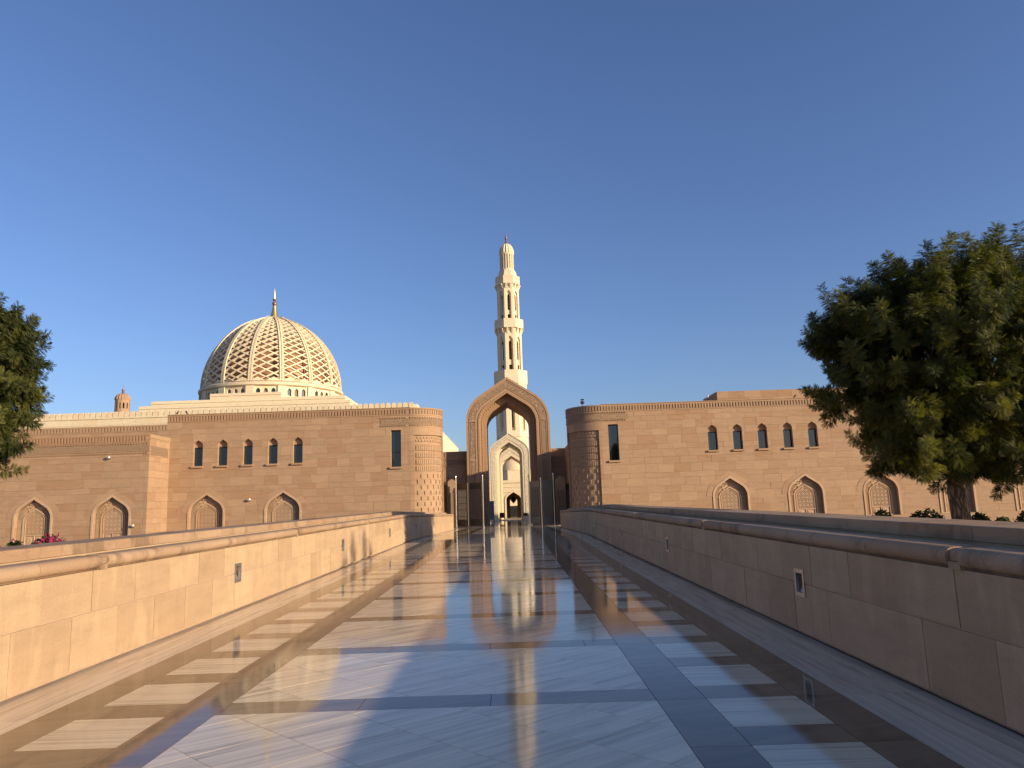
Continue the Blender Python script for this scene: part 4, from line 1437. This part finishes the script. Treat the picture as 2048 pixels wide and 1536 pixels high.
# drum with windows in threes
zd0 = z_ri - 6.5
MB().lathe([(RD + 0.25, z_ri - 1.0), (RD + 0.55, z_ri - 0.8), (RD + 0.55, z_ri - 0.35), (RD + 0.25, z_ri - 0.1), (RD - 0.3, z_ri + 0.05)], cxD, YD, 90).build('drum_cornice', M['cream'], dm, smooth=True)
MB().lathe([(RD - 0.5, zd0), (RD - 0.5, z_ri - 0.9)], cxD, YD, 60).build('drum_core', M['joint'], dm)
def drum_wall(th0, th1, holes):
    pass
wh = 0.62
for k_ in range(NB):
    th = TH0 + (k_ + 0.5) * 2 * math.pi / NB
    half = math.pi / NB
    # flat facet wall in local coordinates, with three arched holes
    Lw = 2 * (RD + 0.2) * math.sin(half)
    u = Vector((math.cos(th), math.sin(th), 0)); nrm = Vector((math.sin(th), -math.cos(th), 0))
    o = Vector((cxD, YD, 0)) + nrm * (RD + 0.2) * math.cos(half)
    polys = [rect(-Lw / 2, Lw / 2, zd0, z_ri - 0.95)]
    wx = (-1.45, 0.0, 1.45)
    zw0, zws = z_ri - 3.0, z_ri - 1.95
    for x in wx: polys = minus(polys, arch_hole(x, 0.42, zw0, zws, 0.55, 3))
    mb = MB()
    for P in polys:
        n_ = len(P)
        vs = [o + u * a + Vector((0, 0, z)) for a, z in P] + [o + u * a - nrm * 0.55 + Vector((0, 0, z)) for a, z in P]
        mb.add(vs, [tuple(range(n_)), tuple(range(2 * n_ - 1, n_ - 1, -1))] + [((i + 1) % n_, i, i + n_, (i + 1) % n_ + n_) for i in range(n_)])
    fixn(mb.build('drum_facet', M['cream'], dm, merge=True))
    for x in wx:
        mb = MB()
        P = arch_hole(x, 0.43, zw0, zws, 0.55, 3)
        vs = [o + u * a - nrm * 0.40 + Vector((0, 0, z)) for a, z in P] + [o + u * a - nrm * 0.44 + Vector((0, 0, z)) for a, z in P]
        n_ = len(P)
        mb.add(vs, [tuple(range(n_)), tuple(range(2 * n_ - 1, n_ - 1, -1))])
        fixn(mb.build('drum_window', M['glass'], dm))
    # pilaster at the facet joint
    for sgn in (1,):
        c = o + u * (Lw / 2)
        t2 = th + half; n2 = Vector((math.sin(t2), -math.cos(t2), 0)); u2 = Vector((math.cos(t2), math.sin(t2), 0))
        mb = MB(); vs = []
        for z in (zd0, z_ri - 1.0):
            for a, d in ((-.75, .02), (.75, .02), (.75, .22), (-.75, .22)):
                q = c + u2 * a + n2 * (d - 0.06); vs.append((q.x, q.y, z))
        mb.add(vs, [(0, 1, 2, 3), (4, 7, 6, 5), (0, 4, 5, 1), (1, 5, 6, 2), (2, 6, 7, 3), (3, 7, 4, 0)])
        fixn(mb.build('pilaster', M['cream'], dm))
# finial
zf0 = z_ap - 0.1
def pz(py): return at(552, py, YD).z
fin = MB().lathe([(1.0, zf0 - 0.3), (0.85, zf0 + 0.3), (0.55, pz(622)), (0.42, pz(612)), (0.15, pz(611))], cxD, YD, 20).build('finial', M['gold'], dm, smooth=True)
for (r, py) in ((0.5, 607.5), (0.4, 600)):
    zc = pz(py)
    MB().lathe([(0.08, zc - r), (r * .8, zc - r * .6), (r, zc), (r * .8, zc + r * .6), (0.08, zc + r)], cxD, YD, 16).build('ball', M['rust'], fin, smooth=True)
MB().lathe([(0.16, pz(611) - .02), (0.12, pz(597)), (0.14, pz(595)), (0.09, pz(582)), (0.03, pz(576))], cxD, YD, 10).build('spike', M['gold'], fin, smooth=True)

# ------------------------------------------------------------------ minarets
def oct_panel(mb, cx, cy, ri, k_, n_, z0, z1, holes, depth, rot):
    th = rot + k_ * 2 * math.pi / n_
    Lw = 2 * ri * math.tan(math.pi / n_)
    u = Vector((math.cos(th), math.sin(th), 0)); nrm = Vector((math.sin(th), -math.cos(th), 0))
    o = Vector((cx, cy, 0)) + nrm * ri
    polys = [rect(-Lw / 2, Lw / 2, z0, z1)]
    for h in holes: polys = minus(polys, h)
    for P in polys:
        m_ = len(P)
        vs = [o + u * a + Vector((0, 0, z)) for a, z in P] + [o + u * a * (1 - depth / ri) - nrm * depth + Vector((0, 0, z)) for a, z in P]
        mb.add(vs, [tuple(range(m_)), tuple(range(2 * m_ - 1, m_ - 1, -1))] + [((i + 1) % m_, i, i + m_, (i + 1) % m_ + m_) for i in range(m_)])

YM = 240.0
cm = at(1022.5, 800, YM)
cxM = cm.x
SM = YM / 1500.0
def mz(py): 
    # photograph height on the minaret's own axis
    lo, hi = 0.0, 140.0
    from_axis = None
    for _ in range(40):
        mid_ = (lo + hi) / 2
        d = Vector((cxM, YM, mid_)) - EYE
        y_ = 768 - F_PX * d.dot(CY) / d.dot(_fw)
        if y_ > py: lo = mid_
        else: hi = mid_
    return (lo + hi) / 2
def mw(px, py):       # half width in metres from pixels at that height
    p0, p1 = at(1000, py, YM), at(1000 + px, py, YM)
    return (p1.x - p0.x)
mn = thing('minaret', (cxM, YM, 0.2), 'tall cream minaret rising behind the entrance arch', 'minaret')
ROT = R_(4)
def octa(name, r0, z0, r1, z1, mat=None, n_=8, parent=mn, cx=None, cy=None, rot=ROT):
    cx = cxM if cx is None else cx; cy = YM if cy is None else cy
    vs = []
    for r, z in ((r0, z0), (r1, z1)):
        R2 = r / math.cos(math.pi / n_)
        for k_ in range(n_):
            a = rot + (k_ + 0.5) * 2 * math.pi / n_
            vs.append((cx + R2 * math.sin(a), cy - R2 * math.cos(a), z))
    fs = [(k_, (k_ + 1) % n_, n_ + (k_ + 1) % n_, n_ + k_) for k_ in range(n_)] + [tuple(range(n_ - 1, -1, -1)), tuple(range(n_, 2 * n_))]
    return fixn(MB().add(vs, fs).build(name, mat or M['cream'], parent))
def stage(z0, z1, r):
    """octagonal shaft with a tall arched recess on every face"""
    mb = MB()
    Lw = 2 * r * math.tan(math.pi / 8)
    h = z1 - z0
    for k_ in range(8):
        hole = arch_hole(0, Lw * 0.27, z0 + h * 0.02, z0 + h * 0.70, h * 0.12, 3)
        oct_panel(mb, cxM, YM, r, k_, 8, z0, z1, [hole], 0.75, ROT)
    fixn(mb.build('shaft', M['cream'], mn, merge=True))
    # pierced screen with two square openings inside each recess
    mb = MB()
    for k_ in range(8):
        w = Lw * 0.27
        hs = [rect(-w * .62, w * .62, z0 + h * 0.03, z0 + h * 0.14), arch_hole(0, w * .55, z0 + h * 0.26, z0 + h * 0.64, h * 0.08, 3)]
        oct_panel(mb, cxM, YM, r - 0.55, k_, 8, z0 + .02, z1 - .3, hs, 0.2, ROT)
    fixn(mb.build('pierced_screen', M['cream'], mn, merge=True))
    octa('shaft_core', r - 1.7, z0, r - 1.7, z1, M['joint'])
    mb = MB()
    for k_ in range(8):
        th = ROT + k_ * math.pi / 4
        u = Vector((math.cos(th), math.sin(th), 0)); nrm = Vector((math.sin(th), -math.cos(th), 0))
        for a in (-0.25, 0.25):
            q = Vector((cxM, YM, 0)) + nrm * (r + 0.02) + u * a * Lw
            vs = []
            for z, d in ((z1 - h * 0.13, 0.05), (z1, 0.8)):
                for aa, dd in ((-.28, 0), (.28, 0), (.28, d), (-.28, d)):
                    w_ = q + u * aa + nrm * dd; vs.append((w_.x, w_.y, z - 0.004))
            mb.add(vs, [(0, 1, 2, 3), (4, 7, 6, 5), (0, 4, 5, 1), (1, 5, 6, 2), (2, 6, 7, 3), (3, 7, 4, 0)])
    fixn(mb.build('corbels', M['cream'], mn))['kind'] = 'stuff'
def balcony(z0, z1, r, rin):
    octa('balcony', r * 0.995, z0, r, z0 + (z1 - z0) * 0.4)
    mb = MB()
    for k_ in range(8): oct_panel(mb, cxM, YM, r, k_, 8, z0 + (z1 - z0) * 0.4 + .003, z1, [], 0.3, ROT)
    fixn(mb.build('balustrade', M['cream'], mn, merge=True))
rA, rB = mw(24, 710), mw(21.3, 615)
b1, b2, b3 = mw(32.5, 755), mw(28, 652), mw(23.7, 565)
# lower fluted drum
zl0, zl1 = 0.24, mz(768)
rl = mw(31, 860)
mb = MB()
for k_ in range(8): 
    Lw = 2 * rl * math.tan(math.pi / 8)
    oct_panel(mb, cxM, YM, rl, k_, 8, 24, zl1, [rect(-Lw * .17, Lw * .17, 26, zl1 - 4)], 1.1, ROT)
fixn(mb.build('lower_shaft', M['cream'], mn, merge=True))
octa('shaft_core', rl - 1.5, 0.3, rl - 1.5, zl1, M['joint'])
mb = MB()
for k_ in range(8):
    oct_panel(mb, cxM, YM, rl - .75, k_, 8, 24, zl1 - 1, [rect(-.28, .28, 27, zl1 - 5)], 0.3, ROT)
fixn(mb.build('pierced_screen', M['cream'], mn, merge=True))
octa('base', rl + 0.5, 0.24, rl + 0.5, 13.5)
MB().lathe([(rl + 0.1, 13.6), (rl + 0.1, 23.9)], cxM, YM, 40).build('base_drum', M['cream'], mn, smooth=True)
balcony(mz(772), mz(745), b1, rA)
stage(mz(745) + .01, mz(661), rA)
balcony(mz(660.5), mz(643), b2, rB)
stage(mz(643) + .01, mz(573), rB)
balcony(mz(572.5), mz(557), b3, rB)
octa('transition', mw(18.5, 557), mz(557) + .01, mw(17.5, 548), mz(549))
octa('transition', mw(17.5, 548), mz(549) + .01, mw(14.6, 543), mz(543))
# window in the transition
lt = mw(13.8, 520)
zt0, zt1 = mz(543) + .01, mz(509)
mb = MB()
for k_ in range(16):
    Lw = 2 * lt * math.tan(math.pi / 16)
    oct_panel(mb, cxM, YM, lt, k_, 16, zt0, zt1, [rect(-Lw * .2, Lw * .2, zt0 + .5, zt1 - .4)], 0.5, ROT)
fixn(mb.build('lantern', M['cream'], mn, merge=True))
octa('lantern_core', lt - .8, zt0, lt - .8, zt1, M['joint'], 16)
zd_ = mz(488)
def ribbed(a, z): return 1 + 0.06 * math.cos(16 * a)
prof = [(lt * 1.04 * math.cos(R_(t)) ** 0.8, zt1 + .01 + (zd_ - zt1) * math.sin(R_(t))) for t in range(0, 90, 8)] + [(0.25, zd_ + .1)]
MB().lathe(prof, cxM, YM, 96, rmod=ribbed).build('ribbed_dome', M['cream'], mn, smooth=True)
MB().lathe([(0.5, zd_), (0.22, mz(479)), (0.42, mz(478)), (0.42, mz(475.5)), (0.12, mz(475)), (0.12, mz(473.5)), (0.30, mz(473)), (0.30, mz(471.5)), (0.07, mz(471)), (0.02, mz(462))], cxM, YM, 12).build('finial', M['rust'], mn, smooth=True)

# small corner minaret at the left, only its top in view
Y2 = 210.0
c2 = at(245.5, 800, Y2)
m2 = thing('minaret', (c2.x, Y2, 0.2), 'small pink ribbed minaret top peeping over the left merlons', 'minaret')
r2 = at(259, 800, Y2).x - c2.x
zb2, zs2, zt2 = at(245, 826, Y2).z, at(246, 800, Y2).z, at(247, 789, Y2).z
mb = MB()
for k_ in range(12):
    Lw = 2 * r2 * math.tan(math.pi / 12)
    oct_panel(mb, c2.x, Y2, r2, k_, 12, zb2 - 6, zs2, [arch_hole(0, .24, zs2 - 2.6, zs2 - 1.3, .4, 2)], 0.5, 0.1)
fixn(mb.build('lantern', M['pink'], m2, merge=True))
octa('lantern_core', r2 - .8, 0.3, r2 - .8, zs2, M['joint'], 12, m2, c2.x, Y2)
prof = [(r2 * 1.05 * math.cos(R_(t)) ** 0.75, zs2 + (at(247, 787, Y2).z - zs2) * math.sin(R_(t))) for t in range(0, 90, 8)] + [(0.3, at(247, 786.5, Y2).z)]
MB().lathe(prof, c2.x, Y2, 96, rmod=ribbed).build('ribbed_dome', M['pink'], m2, smooth=True)
MB().lathe([(0.45, at(247, 788, Y2).z), (0.25, at(248, 782, Y2).z), (0.4, at(248, 781, Y2).z), (0.4, at(248, 779, Y2).z), (0.1, at(248, 778.5, Y2).z), (0.03, at(248, 768, Y2).z)], c2.x, Y2, 12).build('finial', M['rust'], m2, smooth=True)

# ------------------------------------------------------------------ trees
def leaf_mesh(name, V, F, tone, mat):
    me = bpy.data.meshes.new(name)
    nv, nf = len(V), len(F)
    me.vertices.add(nv); me.vertices.foreach_set('co', V.astype(np.float32).ravel())
    me.loops.add(nf * 4); me.loops.foreach_set('vertex_index', F.astype(np.int32).ravel())
    me.polygons.add(nf); me.polygons.foreach_set('loop_start', np.arange(0, nf * 4, 4, dtype=np.int32))
    at_ = me.attributes.new('tone', 'FLOAT', 'POINT'); at_.data.foreach_set('value', tone.astype(np.float32))
    me.materials.append(mat); me.update(calc_edges=True)
    return me

def frond_template(pairs=9):
    vs = []
    for k_ in range(pairs):
        x = 0.12 + 0.88 * k_ / (pairs - 1)
        ll = 0.34 * math.sin(math.pi * (0.22 + 0.62 * k_ / (pairs - 1)))
        for s in (-1, 1):
            d = Vector((0.5, s * 0.85, -0.34)).normalized()
            n_ = Vector((0.9, -s * 0.45, 0)).normalized() * ll * 0.155
            a = Vector((x, 0, -0.22 * x * x))
            vs += [a, a + d * ll * 0.45 + n_, a + d * ll, a + d * ll * 0.45 - n_]
    return np.array([tuple(v) for v in vs])
FT = frond_template()

def fronds(P, D, Ln, up):
    """P positions, D directions, Ln lengths -> vertices, faces"""
    n_ = len(P)
    X = D / np.linalg.norm(D, axis=1, keepdims=True)
    Yv = np.cross(up, X); Yv /= np.maximum(np.linalg.norm(Yv, axis=1, keepdims=True), 1e-6)
    Z = np.cross(X, Yv)
    T = FT
    V = (P[:, None, :] + Ln[:, None, None] * (T[None, :, 0:1] * X[:, None, :] + T[None, :, 1:2] * Yv[:, None, :] + T[None, :, 2:3] * Z[:, None, :]))
    nv = T.shape[0]
    F = np.arange(n_ * nv).reshape(-1, 4)
    return V.reshape(-1, 3), F

def tree(loc, trunk_r, lobes, label, fork_z, tufts=22, per=46, seed=1, up_tufts=(), group='shade trees beside the walkway', flen=0.42, size=1.0):
    r = np.random.default_rng(seed)
    root = thing('shade_tree', loc, label, 'tree', group)
    loc = Vector(loc)
    # trunk and limbs
    mb = MB()
    pts = [loc + Vector((0.05, 0, -1.7)), loc + Vector((0, 0, 0.5)), loc + Vector((-0.05, 0.03, fork_z * 0.6)), loc + Vector((0.02, 0, fork_z))]
    mb.tube(pts, [trunk_r * 1.2, trunk_r * 1.08, trunk_r * 0.97, trunk_r * 0.92], 14)
    mb.build('trunk', M['bark'], root, smooth=True)
    top = pts[-1]
    for (c, rad) in lobes[::2]:
        c = Vector(c)
        m_ = top.lerp(c, 0.5) + Vector((r.uniform(-.3, .3), r.uniform(-.3, .3), r.uniform(-.2, .4)))
        MB().tube([top - Vector((0, 0, .25)), top.lerp(m_, .5), m_, c], [trunk_r * .42, trunk_r * .33, trunk_r * .24, trunk_r * .1], 7).build('limb', M['bark'], root, smooth=True)
    Ps, Ds, Ls, Ts, Us = [], [], [], [], []
    def tuft(base, axis, L_, n_, tone):
        axis = axis / np.linalg.norm(axis)
        t1 = np.cross(axis, [0.3, 0.5, 0.81]); t1 /= np.linalg.norm(t1); t2 = np.cross(axis, t1)
        s = np.linspace(0.0, 1.0, n_)
        ph = np.arange(n_) * 2.39996 + r.uniform(0, 6)
        rad = np.cos(ph)[:, None] * t1 + np.sin(ph)[:, None] * t2
        lift = 0.15 + 0.95 * s ** 2
        d = rad + axis * lift[:, None] + np.array([0, 0, -0.28]) + r.normal(0, 0.25, (n_, 3))
        Ps.append(base + axis * (s * L_)[:, None]); Ds.append(d)
        Ls.append(flen * (1.05 - 0.5 * s) * r.uniform(0.8, 1.2, n_)); Ts.append(np.clip(tone + r.normal(0, 0.12, n_), 0, 1))
        Us.append(np.tile(axis * 1.0 + np.array([0, 0, 0.25]), (n_, 1)) + r.normal(0, 0.45, (n_, 3)))
    for (c, rad) in lobes:
        c = np.array(c, float)
        for _ in range(max(4, int(tufts * (rad / 1.6) ** 2))):
            d = r.normal(0, 1, 3); d /= np.linalg.norm(d)
            p = c + d * rad * r.uniform(0.62, 0.92)
            ax = d * 0.75 + np.array([0, 0, 0.62]) + r.normal(0, 0.18, 3)
            if d[2] < -0.3: ax = d * np.array([1, 1, 0.2]) + np.array([0, 0, 0.1]) + r.normal(0, .2, 3)
            tuft(p, ax, r.uniform(0.55, 1.1) * size, per, r.beta(2.0, 2.4))
        # inner leaves, close the crown
        for _ in range(5):
            d = r.normal(0, 1, 3); d /= np.linalg.norm(d)
            tuft(c + d * rad * r.uniform(0.1, 0.5), d + np.array([0, 0, .4]), 0.8, per, 0.25)
    for (p, L_) in up_tufts:
        tuft(np.array(p, float), np.array([r.uniform(-.12, .12), r.uniform(-.1, .1), 1.0]), L_, int(per * 1.6), 0.45)
    P, D, Ln, T, U = (np.concatenate(a) for a in (Ps, Ds, Ls, Ts, Us))
    V, F = fronds(P, D, Ln, U)
    me = leaf_mesh('crown', V, F, np.repeat(T, FT.shape[0]), M['leaf'])
    o = link('crown', me, root); o['kind'] = 'stuff'
    return root

def lobes_from(px_list, Y, dys, dx=0, dy0=0):
    out = []
    for (px, py, r, *dy) in px_list:
        for d in (dy if dy else dys):
            q = at(px + dx, py + dy0, Y + d)
            out.append(((q.x, q.y, q.z), r * 1.03 * Y / 1500.0))
    return out
YT = 25.0
pr = [(1672, 668, 52, 0.0), (1655, 700, 44, .5), (1690, 640, 60, -.3), (1700, 770, 60, 0.0), (1795, 885, 62, -.6, .8), (1850, 895, 58, -1.0, 1.0), (1960, 900, 60, -1.2, 1.2), (2030, 905, 56, 0.0), (1800, 780, 90, 1.6), (1790, 700, 100, .2), (1890, 620, 96, 0.0), (1718, 672, 74, -.6), (1690, 690, 60, .6), (1745, 770, 84, -1.0), (1722, 740, 70, 1.0), (1765, 600, 66, -.4), (1745, 640, 70, 1.2),
      (1830, 580, 84, -1.2, 1.2), (1850, 700, 112, -1.8), (1870, 720, 115, 1.4), (1820, 850, 80, -1.2, 1.0), (1905, 850, 98, -2.0, 0.0), (1930, 660, 120, -2.4),
      (1950, 560, 86, -.8, 1.4), (1990, 760, 120, -2.2), (2040, 575, 92, -.6, 1.5), (2060, 690, 120, -1.8), (2010, 880, 84, -1.4, 1.4), (2110, 840, 100, -1.0, 1.4), (2090, 880, 76, -.2),
      (2150, 660, 108, -.6, 1.2), (2200, 760, 100, 0.0), (1990, 680, 130, 1.6), (1960, 800, 110, 1.8)]
upt = [(at(p, q + 40, YT + d), L_ * .75) for p, q, d, L_ in ((1692, 590, 0.0, 1.0), (1705, 600, -.5, .8), (1780, 545, .3, .7), (1845, 525, -.4, .9), (1895, 530, .3, .55), (1950, 515, -.2, .9), (2035, 525, 0, .7), (2065, 520, .6, .7), (1800, 555, .8, .8), (1980, 520, .6, .6))]
tb = at(1925, 1045, YT)
pr = [(a[0], a[1] + (16 if a[1] < 630 else 0)) + tuple(a[2:]) for a in pr]
tree((tb.x, YT, 0.0), 0.275, lobes_from(pr, YT, (0,)), 'large dark leafy tree behind the right parapet, trunk in view', 2.9, 23, 72, 3, upt, flen=0.35)
YT2 = 24.0
plf = [(52, 735, 36, .2), (40, 690, 40, -.2), (22, 800, 56, 0.0), (10, 865, 50, -.3), (5, 770, 66, .5), (-20, 690, 78, .4), (10, 645, 42, -.4, .6), (-10, 720, 80, -.8, .8), (30, 755, 50, 0.0), (-45, 830, 74, -.6, .8), (-25, 890, 56, 0.0), (-110, 660, 100, -.5, 1.0), (-140, 780, 130, -1.2, 1.2), (-130, 880, 90, 0.0), (-250, 700, 110, 0.0), (-45, 640, 50, .4)]
t2 = at(-120, 1045, YT2)
tree((t2.x, YT2, 0.0), 0.27, lobes_from(plf, YT2, (0,), -24, 14), 'green leafy tree cut off by the left edge of the photo', 3.2, 33, 72, 5, [(at(-10, 632, YT2), .35), (at(25, 645, YT2 + .3), .3)], flen=0.35)
# two more of the row stand just outside the view on the right; their shade falls on the parapet and the tree
def round_lobes(c, rx, rz, n_, seed):
    r = np.random.default_rng(seed); out = []
    for _ in range(n_):
        d = r.normal(0, 1, 3); d /= np.linalg.norm(d)
        out.append(((c[0] + d[0] * rx * .6, c[1] + d[1] * rx * .6, c[2] + d[2] * rz * .6), rx * .42))
    return out
tree((27.5, 19.0, 0), 0.3, round_lobes((27.5, 19.0, 4.9), 3.6, 2.6, 14, 11), 'leafy tree of the right row just outside the view', 2.8, 12, 30, 12)
base_u = []
for yw, zt3 in ((20.3, 0.72), (21.3, 1.28), (22.9, 1.22), (23.9, 0.8)):
    # tips whose shadow falls on the left wall at depth yw and height zt3
    X_ = 21.5
    s_ = (X_ + WW) / math.tan(R_(SUN_AZ))
    hd = (X_ + WW) / math.sin(R_(SUN_AZ))
    for q_ in range(3): base_u.append(((X_, yw - s_, zt3 + hd * math.tan(R_(SUN_EL)) - 1.75 + .1 * q_), 1.35))
tree((21.5, 6.7, 0), 0.26, round_lobes((21.5, 7.0, 3.9), 2.4, 1.5, 10, 15), 'lower tree with upright shoots of the right row outside the view', 2.2, 12, 30, 16, base_u)

# ------------------------------------------------------------------ shrubs
def shrub(name, loc, rx, rz, n_, label, flowers=0.0, seed=1, group=None):
    r = np.random.default_rng(seed)
    root = thing(name, loc, label, 'shrub', group)
    d = r.normal(0, 1, (n_, 3)); d /= np.linalg.norm(d, axis=1, keepdims=True)
    P = np.array(loc) + d * np.array([rx, rx * .7, rz]) * r.uniform(.35, 1.0, (n_, 1)) ** .5 + np.array([0, 0, rz * .9])
    P[:, 2] = np.maximum(P[:, 2], loc[2] + .02)
    def quads(P, size, mat, nm, tone):
        k_ = len(P)
        a = r.normal(0, 1, (k_, 3)); a /= np.linalg.norm(a, axis=1, keepdims=True)
        b_ = np.cross(a, r.normal(0, 1, (k_, 3))); b_ /= np.linalg.norm(b_, axis=1, keepdims=True)
        s = size * r.uniform(.7, 1.3, (k_, 1))
        V = np.stack([P - a * s, P + b_ * s * .5, P + a * s, P - b_ * s * .5], 1).reshape(-1, 3)
        me = leaf_mesh(nm, V, np.arange(k_ * 4).reshape(-1, 4), np.repeat(tone, 4), mat)
        link(nm, me, root)['kind'] = 'stuff'
    if flowers:
        top = P[:, 2] > loc[2] + rz * (1.9 - 1.25 * flowers)
        fl = top & (r.uniform(0, 1, n_) < .85)
        quads(P[fl], .055, M['flower'], 'flowers', r.uniform(0, 1, fl.sum()))
        P = P[~fl]
    quads(P, .075, M['shrub_leaf'], 'foliage', r.uniform(0, 1, len(P)))
    mb = MB()
    for k_ in range(7):
        a = r.uniform(0, 6.28)
        mb.tube([Vector(loc) - Vector((0, 0, .3)), Vector(loc) + Vector((math.cos(a) * rx * .4, math.sin(a) * rx * .3, rz)), Vector(loc) + Vector((math.cos(a) * rx * .8, math.sin(a) * rx * .5, rz * 1.7))], [.025, .018, .008], 5)
    mb.build('stems', M['bark'], root)['kind'] = 'stuff'
GZ = -1.6
def bush(px, py, Y, rx, n_, label, fl, seed, name='flowering_shrub', group=None):
    q = at(px, py, Y)
    shrub(name, (q.x, Y, GZ), rx, (q.z - GZ) / 1.92, n_, label, fl, seed, group)
bush(102, 1064, 17.5, 0.8, 8000, 'magenta bougainvillea bush showing above the left parapet', .42, 21)
bush(32, 1074, 17.0, 0.40, 3200, 'green bush left of the magenta bougainvillea', .03, 22)
bush(-8, 1078, 16.6, 0.30, 2200, 'small magenta bush at the left photo edge', .5, 23)
for i, (px, py, w, lab) in enumerate(((1762, 1023, .7, 'low dark shrub under the third right niche'), (1850, 1020, .9, 'wide dark shrub left of the tree trunk'), (1958, 1028, .55, 'dark shrub just right of the tree trunk'),
                                 (2003, 1036, .55, 'small flat shrub right of the trunk'), (2056, 1022, .7, 'thick dark shrub at the right photo edge'))):
    bush(px, py - 5, 27.0 + i * .2, w, 4200, lab, 0, 30 + i, 'garden_shrub', 'shrubs behind the right parapet')

# ------------------------------------------------------------------ small fittings
p = at(1165.5, 812, YR + 1.0)
zc = ZTR
x, y = p.x, YR + RR * 0.45
sc_ = thing('security_camera', (x, y, zc), 'black security camera on the right rounded corner roof', 'camera')
MB().tube([(x, y, zc - .02), (x, y, zc + .28)], .05, 8).build('mast', M['black'], sc_)
mb = MB()
mb.tube([(x + .15 * math.cos(R_(t)), y, zc + .42 + .15 * math.sin(R_(t))) for t in range(150, 391, 24)], .025, 6)
mb.build('yoke', M['black'], sc_, smooth=True)
MB().lathe([(.03, zc + .30), (.11, zc + .36), (.13, zc + .43), (.11, zc + .5), (.03, zc + .56)], x, y, 12).build('camera_head', M['black'], sc_, smooth=True)
MB().box(x - .14, x + .14, y - .1, y + .1, zc + .60, zc + .70).build('lamp_bar', M['black'], sc_)

def wall_lamp(px, py, Y, label, n=1.0):
    q = at(px, py, Y)
    w = thing('wall_lamp', (q.x, Y, q.z), label, 'lamp', 'small lamps on the walls')
    MB().box(q.x - .05, q.x + .05, Y - .26, Y - .004, q.z - .05, q.z).build('bracket', M['lamp_steel'], w)
    MB().lathe([(.03, q.z + .002), (.09, q.z + .03), (.09, q.z + .12), (.04, q.z + .16)], q.x, Y - .24, 10).build('lamp_head', M['white'], w, smooth=True)
wall_lamp(221, 917, YW, 'small white lamp high on the far left wing above a niche')
wall_lamp(269, 1053, YW, 'small white lamp low beside the wing end wall')
wall_lamp(501, 1001, YL, 'small white lamp between the two left building niches')
wall_lamp(1414, 795, 67, 'small white lamp on the upper storey')

def bird(px, py, Y, zbase, label, fl=1):
    q = at(px, py, Y)
    z = zbase
    bdy = thing('bird', (q.x, Y, z), label, 'bird', 'birds on the wall tops')
    pts = [(q.x - fl * .15, Y, z + .05), (q.x - fl * .08, Y, z + .11), (q.x - fl * .01, Y, z + .17), (q.x + fl * .05, Y, z + .24), (q.x + fl * .07, Y, z + .29), (q.x + fl * .13, Y, z + .29)]
    MB().tube(pts, [.015, .045, .07, .055, .04, .008], 8).build('body', M['black'], bdy, smooth=True)
    for s in (-.03, .03): MB().tube([(q.x, Y + s, z), (q.x, Y + s, z + .12)], .01, 5).build('leg', M['black'], bdy)
bird(355, 828, YL + .2, ZT + .05, 'dark bird perched on the left building roof edge, left one')
bird(373, 827, YL + .2, ZT + .05, 'dark bird perched on the left building roof edge, right one', -1)
bird(1590, 796, YR + .2, ZTR + .05, 'dark bird perched on the right building roof edge')

for o in col.objects:
    if '_wl' in o: del o['_wl']
